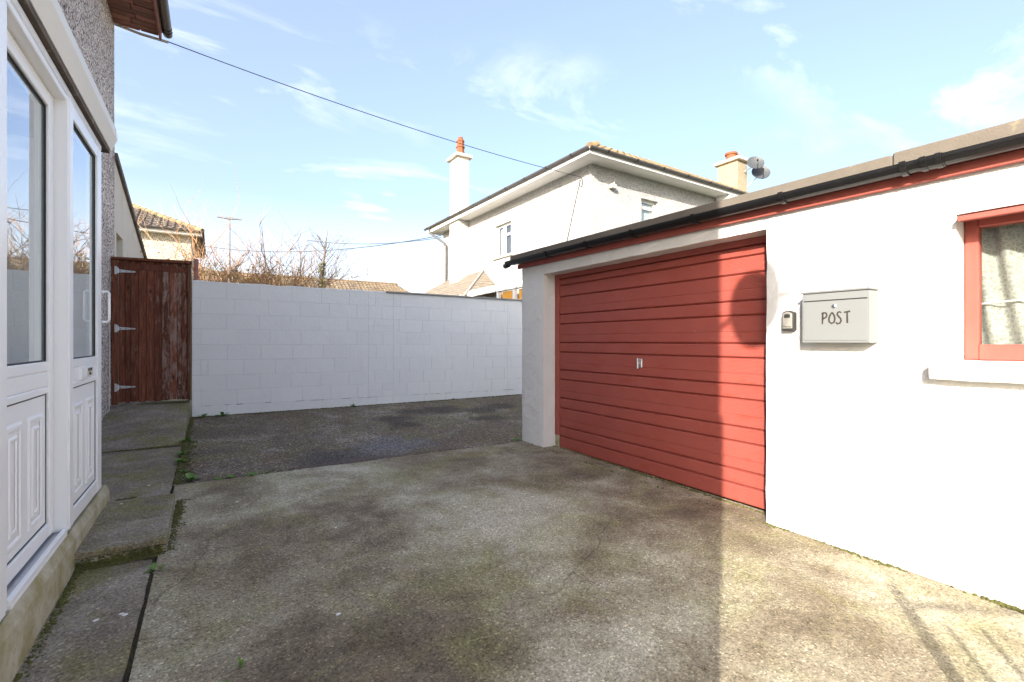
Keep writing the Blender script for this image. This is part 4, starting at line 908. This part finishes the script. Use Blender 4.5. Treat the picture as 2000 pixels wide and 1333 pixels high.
# white timber canopy beside it, seen over the wall
pg = thing('white_canopy', 'white painted timber canopy with orange panels just above the boundary wall', 'canopy', (6.9, 10.8, -1.5))
def rail(x, y0, y1, z0, z1, w, h, name, mat='white'):
    m = MB(); m.hexa([(x, y0, z0), (x + w, y0, z0), (x + w, y1, z1), (x, y1, z1), (x, y0, z0 + h), (x + w, y0, z0 + h), (x + w, y1, z1 + h), (x, y1, z1 + h)]); return m.build(name, mat, pg, bev=.004)
rail(6.50, 9.0, 13.2, 1.36, 1.33, .06, .10, 'front_beam'); rail(6.62, 9.0, 13.3, 1.48, 1.44, .10, .09, 'upper_beam'); rail(6.75, 9.0, 13.3, 1.58, 1.54, .9, .03, 'roof_sheet')
for k in range(8): MB().hexa([(6.44, 9.3 + k * .52, 1.38), (7.6, 9.3 + k * .52, 1.66), (7.6, 9.35 + k * .52, 1.66), (6.44, 9.35 + k * .52, 1.38), (6.44, 9.3 + k * .52, 1.44), (7.6, 9.3 + k * .52, 1.72), (7.6, 9.35 + k * .52, 1.72), (6.44, 9.35 + k * .52, 1.44)]).build('rafter', 'white', pg)
for y in (9.2, 9.95, 10.75, 12.2, 13.1): B(6.505, 6.58, y, y + .11, -1.5, 1.33).build('canopy_post', 'white', pg)
for y0_, y1_ in ((9.35, 9.9), (10.1, 10.7)): B(6.60, 6.63, y0_, y1_, .9, 1.33).build('panel', 'orange', pg)

# ------------------------------------------------------------------ far houses
fh = thing('tiled_house', 'cream house with a dark tiled hip roof beyond the gate', 'house', (-4, 25, -1.5))
zE2 = 4.22
B(-9.5, -.72, 22.0, 28, -1.5, zE2 - .1).build('wall', 'cream_roughcast', fh)
t2 = .50; e = (-10, -.35, 21.6, 28.4); hw2 = (e[3] - e[2]) / 2
mb = MB().add([(e[0], e[2], zE2), (e[1], e[2], zE2), (e[1], e[3], zE2), (e[0], e[3], zE2), (e[0] + hw2, e[2] + hw2, zE2 + hw2 * t2), (e[1] - hw2, e[2] + hw2, zE2 + hw2 * t2)], [(0, 1, 5, 4), (1, 2, 5), (2, 3, 4, 5), (3, 0, 4), (3, 2, 1, 0)])
rf = mb.build('roof', 'tiles_dark', fh); s2 = math.hypot(1, t2)
tiles(rf, 'tiles_dark', (e[1], e[2], zE2), (-1, 0, 0), (0, 1 / s2, t2 / s2), 28, int(hw2 * s2 / .34), .24, .34, lambda u, v: u > v / s2 + .05, roll=.05, lift=.03)
tiles(rf, 'tiles_dark', (e[1], e[2], zE2), (0, 1, 0), (-1 / s2, 0, t2 / s2), 24, int(hw2 * s2 / .34), .24, .34, lambda u, v: u > v / s2 + .05 and u < 6.8 - v / s2, roll=.05, lift=.03)
for k in range(12):
    c = Vector((e[1] - k * .3 * .7, e[2] + k * .3 * .7, zE2 + k * .3 * .7 * t2 + .04)); MB().tube([c, c + Vector((-.7, .7, .7 * t2)) * .33], [.11, .09], 6).build('hip_tile', 'tiles_yellow', rf)
B(-10, -.36, 21.62, 21.98, zE2 - .14, zE2 - .02).build('soffit', 'white', fh)
half_pipe((-10, 21.54, zE2 + .02), (-.3, 21.54, zE2 + .02), .07).build('gutter', 'plastic_grey', fh)
tr = thing('terrace_row', 'long low row of orange-brown tiled roofs far beyond the wall', 'houses', (6, 42, -1.5))
B(-8, 14.8, 37.0, 43.5, -1.5, 2.9).build('wall', 'cream_roughcast', tr)
mb = MB().add([(-8.3, 36.4, 2.8), (15.8, 36.4, 2.8), (15.8, 44, 2.8), (-8.3, 44, 2.8), (-8.3, 40.2, 5.0), (13.8, 40.2, 5.0)], [(0, 1, 5, 4), (1, 2, 5), (2, 3, 4, 5), (3, 0, 4), (3, 2, 1, 0)]); rf = mb.build('roof', 'tiles_far', tr)
s3 = math.hypot(3.8, 2.2); tiles(rf, 'tiles_far', (-8.3, 36.4, 2.8), (1, 0, 0), (0, 3.8, 2.2), 79, 12, .30, s3 / 12, lambda u, v: u < 23.8 - v * .45, roll=.04, lift=.03)
for k in range(44): c = Vector((-8.2 + k * .5, 40.2, 5.04)); MB().tube([c, c + Vector((.49, 0, 0))], [.12, .11], 6).build('ridge_tile', 'tiles_far', rf)

# street lamp
lp = thing('street_lamp', 'thin grey street lamp post with a twin flat head beyond the bushes', 'street lamp', (.96, 38, -1.5))
MB().tube([(.96, 38, -1.5), (.96, 38, 4), (.96, 38, 8.55)], [.11, .085, .06], 8).build('lamp_post', 'steel_lamp', lp)
for s in (-1, 1): MB().hexa([(.96, 37.88, 8.52), (.96 + s * .75, 37.90, 8.58), (.96 + s * .75, 38.10, 8.58), (.96, 38.12, 8.52), (.96, 37.88, 8.68), (.96 + s * .75, 37.92, 8.64), (.96 + s * .75, 38.08, 8.64), (.96, 38.12, 8.68)]).build('lamp_head', 'steel_lamp', lp)

# ------------------------------------------------------------------ overhead cables
def sag(a, b, s, n=16):
    a, b = Vector(a), Vector(b); return [a.lerp(b, k / n) - Vector((0, 0, s * 4 * (k / n) * (1 - k / n))) for k in range(n + 1)]
mb = MB(); mb.tube(sag((-.57, 8.41, 4.372), (7.88, 8.98, 4.18), .13), .0075, 5); tag(mb.build('overhead_cable', 'cable', None), 'thin black overhead cable from the left house eaves to the white house', 'cable')
mb = MB(); mb.tube([(-1.150, 8.445, 4.425), (-.86, 8.44, 4.385), (-.55, 8.42, 4.368)], .019, 8); tag(mb.build('cable_conduit', 'white_cable', None), 'pale cable conduit under the brown eaves of the left house', 'conduit')
mb = MB(); mb.tube(sag((7.80, 17.45, 4.30), (-1.5, 33.0, 5.75), .62), .016, 5); tag(mb.build('overhead_cable', 'cable', None), 'low overhead cable sagging behind the bare tree to the white house eaves', 'cable')
mb = MB(); mb.tube(sag((7.82, 17.46, 4.22), (3.9, 24.6, 4.95), .22, 8), .013, 5); tag(mb.build('overhead_cable', 'cable', None), 'second thin cable forking from the low overhead line by the white house', 'cable')
pts = [(-1.146, 7.98, .34), (-1.145, 7.985, .15), (-1.141, 7.97, 0), (-1.147, 7.985, -.2), (-1.142, 7.975, -.45), (-1.146, 7.99, -.7), (-1.144, 7.97, -.90), (-1.140, 7.6, -.985), (-1.138, 7.0, -1.07)]
tag(MB().tube(pts, .006, 6).build('wall_cable', 'white_cable', None), 'white cable clipped down the pebbledash wall beside the gate hinges', 'cable')

# ------------------------------------------------------------------ shrubs and the small tree behind the wall
def grow(mb, p, d, ln, r, rr, up, lv, kids, bend=.25, tips=None, seg=5):
    pts = [Vector(p)]; d = Vector(d).normalized()
    for k in range(seg):
        d = (d + Vector((rr.gauss(0, bend), rr.gauss(0, bend), rr.gauss(0, bend) + up)) * .4).normalized(); pts.append(pts[-1] + d * ln / seg)
    mb.tube(pts, [r * (1 - .7 * k / seg) for k in range(seg + 1)], 4 if r > .006 else 3, cap=False)
    if tips is not None: tips += pts[seg // 2:]
    if lv > 0:
        for _ in range(kids):
            k = rr.randint(1, seg); a = Vector((rr.gauss(0, 1), rr.gauss(0, 1), rr.gauss(.4, .6))).normalized()
            grow(mb, pts[k], (d + a * 1.1), ln * rr.uniform(.35, .6), r * .6, rr, up, lv - 1, kids, bend, tips, 4)
def leaf_mesh(mb, p, s, rr, wide=.5):
    d = Vector((rr.gauss(0, 1), rr.gauss(0, 1), rr.gauss(0, .7))).normalized(); w = d.orthogonal().normalized() * s * wide; p = Vector(p)
    mb.add([p, p + d * s * .5 + w, p + d * s, p + d * s * .5 - w], [(0, 1, 2, 3)])
def shrub(name, label, cat, base, nst, hgt, spread, mat, seed, leafmat=None, nleaf=0, wands=0, r=.013, lv=2, kids=4, up=.12):
    t = thing(name, label, cat, base); rr = random.Random(seed); tips = []
    st_ = MB()
    for _ in range(nst):
        a = rr.uniform(0, 2 * math.pi); q = Vector((base[0] + rr.gauss(0, spread * .35), base[1] + rr.gauss(0, .25), base[2]))
        grow(st_, q, (rr.gauss(0, .35) * spread, rr.gauss(0, .25), 1), hgt * rr.uniform(.6, 1), r * rr.uniform(.6, 1.1), rr, up, lv, kids, .28, tips)
    st_.build('branches', mat, t)
    if wands:
        w = MB()
        for k in range(wands):
            q = Vector((base[0] + rr.gauss(0, spread * .4), base[1] + rr.gauss(0, .2), base[2])); grow(w, q, (rr.gauss(0, .22), rr.gauss(0, .12), 1), hgt * rr.uniform(1.15, 1.5), r * .55, rr, .0, 0, 0, .16, None, 7)
        w.build('long_wands', 'bark_grey', t)
    if leafmat:
        m = MB(); lo = [p for p in tips if .85 < p.z < 1.65] or tips
        for _ in range(nleaf): p = rr.choice(lo); leaf_mesh(m, p + Vector((rr.gauss(0, .05), rr.gauss(0, .05), rr.gauss(0, .05))), rr.uniform(.035, .07), rr)
        m.build('dry_leaves', leafmat, t, kind='stuff')
    return t
shrub('bare_shrub', 'tangled orange-brown winter shrub behind the wall next to the gate post', 'shrub', (.12, 11.6, -.6), 62, 1.8, .62, 'bark_orange', 1, 'leaf_yellow', 420, 3, .016, 2, 5)
shrub('bare_shrub', 'tall twiggy shrub with yellow lower leaves and long upright wands behind the wall', 'shrub', (.85, 11.9, -.6), 66, 2.25, .85, 'bark_orange', 2, 'leaf_yellow', 480, 9, .015, 2, 5)
shrub('bare_shrub', 'fine grey leafless shrub leaning right behind the middle of the wall', 'shrub', (1.65, 12.4, -.6), 30, 2.15, .8, 'bark', 3, None, 0, 0, .012, 2, 5)
shrub('bare_shrub', 'low sparse leafless shrub right of the small bare tree', 'shrub', (3.05, 13.2, -.4), 20, 2.1, .5, 'bark_grey', 6, None, 0, 0, .010, 2, 4)
shrub('climbing_plant', 'reddish climber stems trained up the corner of the cream tiled house', 'climber', (-.55, 20.5, -1.0), 12, 4.6, .35, 'bark_orange', 9, None, 0, 0, .03, 2, 5, .2)
bt = thing('bare_tree', 'small bare tree with ivy round its trunk behind the wall', 'tree', (2.42, 13.0, -1.5)); rr = random.Random(21); mb = MB(); tr_ = [Vector((2.42, 13, -1.5)), Vector((2.41, 13, .6)), Vector((2.43, 13, 1.5)), Vector((2.47, 13, 2.2)), Vector((2.56, 13.0, 2.95))]
mb.tube(tr_, [.05, .042, .034, .02, .006], 7); mb.build('trunk', 'bark', bt)
mb = MB()
for k in range(34):
    z = rr.uniform(.9, 2.6); a = rr.uniform(0, 2 * math.pi); grow(mb, (2.43 + (z - 1.5) * .05, 13, z), (math.cos(a), math.sin(a) * .7, rr.uniform(.5, 1.3)), rr.uniform(.5, 1.0) * (3.4 - z) * .62, .010, rr, .16, 2, 3, .2)
mb.build('crown', 'bark_grey', bt)
mb = MB()
for _ in range(700):
    z = rr.uniform(.4, 2.05); w = .085 * (1.25 - abs(z - 1.2) * .6); a = rr.uniform(0, 6.28); leaf_mesh(mb, (2.42 + math.cos(a) * w * rr.uniform(.4, 1.1), 13 + math.sin(a) * w, z), rr.uniform(.03, .06), rr, .6)
mb.build('ivy', 'leaf_ivy', bt, kind='stuff')

# ------------------------------------------------------------------ railing beside the photographer, known by its shadow on the concrete
gr = thing('garden_railing', 'slim metal railing whose stripe shadows fall on the concrete at the lower right', 'railing', (.8, -.5, -1.31))
bx, by = .76, -.47; dx, dy = .754, -.657
for off, hh in ((0, 1.10), (.123, .95), (.26, .95), (.40, .95), (.54, .95), (.68, .95), (.82, 1.10)):
    r_ = .03 if hh > 1 else .013
    MB().tube([(bx + dx * off, by + dy * off, -1.33), (bx + dx * off, by + dy * off, -1.31 + hh)], r_, 8).build('upright', 'plastic', gr)
MB().tube([(bx, by, -1.31 + 1.02), (bx + dx * .82, by + dy * .82, -1.31 + 1.02)], .014, 8).build('top_rail', 'plastic', gr)

# ------------------------------------------------------------------ weeds
rw = random.Random(77)
def weed(label, x, y, z, s, n=9, kind='rosette'):
    mb = MB()
    for k in range(n):
        a = 2 * math.pi * k / n + rw.uniform(-.3, .3); L_ = s * rw.uniform(.6, 1.1); el = rw.uniform(.25, 1.0) if kind == 'rosette' else rw.uniform(.9, 1.4); wd = L_ * (.18 if kind == 'rosette' else .06)
        d = Vector((math.cos(a) * math.cos(el), math.sin(a) * math.cos(el), math.sin(el))); sd = Vector((-math.sin(a), math.cos(a), 0)); o = Vector((x, y, z))
        pts = [o, o + d * L_ * .4, o + d * L_ * .75 - Vector((0, 0, L_ * .06)), o + d * L_ - Vector((0, 0, L_ * .22))]; ws = [wd * .3, wd, wd * 1.05, wd * .15]
        vs = []
        for p, w_ in zip(pts, ws): vs += [p + sd * w_, p - Vector((0, 0, w_ * .3)), p - sd * w_]
        mb.add(vs, [q for i in range(3) for q in ((3 * i, 3 * i + 3, 3 * i + 4, 3 * i + 1), (3 * i + 1, 3 * i + 4, 3 * i + 5, 3 * i + 2))])
    tag(mb.build('weed', 'leaf_green', None, org=(x, y, z)), label, 'weed', 'weeds in the cracks of the yard')
zt_ = z_tar
weed('bright green tuft alone in the concrete at the bottom left of the drive', .093, 2.137, z_drive(.09, 2.1), .05, 12, 'tuft')
weed('small weed at the bottom edge of the drive right of the long joint', .038, 2.03, z_drive(.04, 2.0), .045, 9, 'tuft')
weed('rightmost weed on the joint between concrete drive and tarmac', .42, 4.872, zt_(.42, 4.87) - .005, .06)
weed('pale weed on the drive joint left of the broken tarmac edge', .30, 4.868, zt_(.3, 4.87) - .005, .075, 11)
weed('yellowing weed third from the right on the drive joint', .13, 4.870, zt_(.13, 4.87) - .005, .06, 8)
weed('weed on the drive joint close to the path corner', .04, 4.875, zt_(.04, 4.88) - .005, .055)
weed('largest leafy weed in the corner of tarmac, drive and path', -.17, 4.95, zt_(-.17, 4.95), .10, 13)
weed('small weed at the tarmac edge by the path corner', -.23, 5.25, zt_(-.23, 5.25), .06)
weed('leafy weed halfway along the path and tarmac joint', -.27, 5.62, zt_(-.27, 5.62), .085, 11)
weed('second leafy weed along the path and tarmac joint', -.28, 5.95, zt_(-.28, 5.95), .09, 12)
weed('weed at the foot of the concrete ramp beside the tarmac', -.262, 6.60, zt_(-.25, 6.6), .10, 13)
weed('spiky weed at the left foot of the white wall beside the gate ramp', -.13, 8.14, zt_(-.13, 8.14), .11, 7)
weed('flat dark weed at the foot of the white wall, second from the gate ramp', .12, 8.14, zt_(.12, 8.14), .12, 10)
weed('tiny weed at the foot of the middle of the white wall', 2.02, 8.16, zt_(2.0, 8.16), .08, 8)
weed('tiny weed under the right part of the white wall', 3.9, 8.16, zt_(3.9, 8.16), .07, 7)
weed('weed at the foot of the garage corner pier', 3.24, 4.93, zt_(3.24, 4.93), .07, 10)
weed('small weed in the path joint just below the door step', -.275, 3.25, z_drive(-.27, 3.25) - .01, .06, 8)
weed('weed in the path joint at the bottom left edge', -.288, 2.22, z_drive(-.28, 2.2) - .015, .06, 9)

# ------------------------------------------------------------------ moss, dirt, gravel, flecks
def blobs(name, mat, pts, smin, smax, flat, seed, n_each=1):
    rr = random.Random(seed); mb = MB()
    for p in pts:
        s = rr.uniform(smin, smax); q = Vector(p); h = s * flat; a0 = rr.uniform(0, 1)
        ring = [q + Vector((math.cos(a0 + k * math.pi / 2.5) * s * rr.uniform(.7, 1.2), math.sin(a0 + k * math.pi / 2.5) * s * rr.uniform(.7, 1.2), -h * .2)) for k in range(5)]
        mb.add(ring + [q + Vector((rr.uniform(-.3, .3) * s, rr.uniform(-.3, .3) * s, h))], [(k, (k + 1) % 5, 5) for k in range(5)])
    return mb.build(name, mat, None, kind='stuff')
rr = random.Random(31); pts = []
for _ in range(1500):      # along the foot of the garage wall, thick and thin
    y = rr.uniform(-1.2, 1.80); 
    if wob(y, 0, 3, 3) + .25 < rr.uniform(0, .7): continue
    x = 3.297 - abs(rr.gauss(0, .018)); pts.append((x, y, z_drive(x, y) + .002))
for _ in range(500): y = rr.uniform(1.8, 4.42); x = 3.478 - abs(rr.gauss(0, .015)); pts.append((x, y, z_drive(min(x, 3.5), y)))
for _ in range(400): y = rr.uniform(-4.4, 4.9); x = 3.297 - abs(rr.gauss(0, .01)); pts.append((x, y, z_drive(x, y)))
blobs('moss', 'moss', pts, .005, .014, .7, 1)['label'] = 'moss along the foot of the garage'
pts = []
for _ in range(900): y = rr.uniform(.5, 3.46); x = -.632 + abs(rr.gauss(0, .016)); pts.append((x, y, plin(y, [(1.2, -1.30), (2.3, -1.30), (3.5, -1.262)]) + .001))
for _ in range(600): y = rr.uniform(3.46, 4.42); x = -.232 + abs(rr.gauss(0, .022)); pts.append((x, y, z_drive(x, y)))
for _ in range(500): x = rr.uniform(-.65, -.24); y = 3.452 - abs(rr.gauss(0, .012)); pts.append((x, y, -1.266 if x > -.3 else -1.264))
for _ in range(400): x = rr.uniform(-.65, -.24); pts.append((x, 3.458, -1.262 + abs(rr.gauss(0, .022))))
for _ in range(250): y = rr.uniform(4.45, 4.6); pts.append((-.62 + rr.uniform(0, .12), y, -1.21))
blobs('moss', 'moss', pts, .005, .013, .7, 2)
pts = []
for _ in range(1500):
    x = rr.uniform(-.25, 5.6); y = 8.192 - abs(rr.gauss(0, .018)); pts.append((x, y, z_tar(x, y) + .004))
for _ in range(300): y = rr.uniform(6.6, 8.2); pts.append((-.270 + abs(rr.gauss(0, .02)), y, z_tar(-.27, y) + .004))
for _ in range(500): y = rr.uniform(4.9, 6.6); pts.append((-.285 + abs(rr.gauss(0, .05)), y, z_tar(-.27, y) + .004))
for _ in range(260): x = rr.uniform(-1.1, -.3); pts.append((x, 6.475 + rr.gauss(0, .008), -1.182))
for _ in range(300): x = rr.uniform(-1.08, -.31); pts.append((x, 8.19 - abs(rr.gauss(0, .03)), lerp(-1.18, -.862, (8.17 - 6.49) / 1.75)))
blobs('moss', 'moss', pts, .006, .016, .7, 3)
pts = []
for _ in range(1300): y = rr.uniform(.6, 3.45); pts.append((-.281 + rr.gauss(0, .010), y, z_drive(-.28, y) - .012))
for _ in range(700): x = rr.uniform(-.27, 3.2); pts.append((x, 4.857 + rr.gauss(0, .008), z_drive(x, 4.85) - .012))
blobs('joint_dirt', 'dirt', pts, .005, .013, .8, 4)
pts = []
for _ in range(420):
    x = rr.gauss(1.25, .28); y = 4.88 + abs(rr.gauss(0, .05)); pts.append((x, y, z_tar(x, y) + .003))
for _ in range(220): x = rr.uniform(-.2, 3.2); y = 4.875 + abs(rr.gauss(0, .05)); pts.append((x, y, z_tar(x, y) + .003))
blobs('loose_gravel', 'gravel', pts, .005, .016, .8, 5)
pts = [(-.346, 2.803, -1.283), (-.36, 2.82, -1.283), (-.52, 2.47, -1.297), (-.50, 2.485, -1.297), (-.617, 2.55, -1.296), (-.60, 2.56, -1.296), (-.45, 2.82, -1.283), (-.40, 2.70, -1.29), (.156, 4.16, z_drive(.15, 4.16)), (-.55, 4.30, -1.168), (-.45, 4.9, -1.21), (.7, 3.3, z_drive(.7, 3.3)), (1.4, 2.6, z_drive(1.4, 2.6)), (.5, 2.3, z_drive(.5, 2.3)), (2.2, 3.1, z_drive(2.2, 3.1))]
o = blobs('bird_droppings', 'fleck', [(x, y, z + .004) for x, y, z in pts], .007, .016, .15, 6)
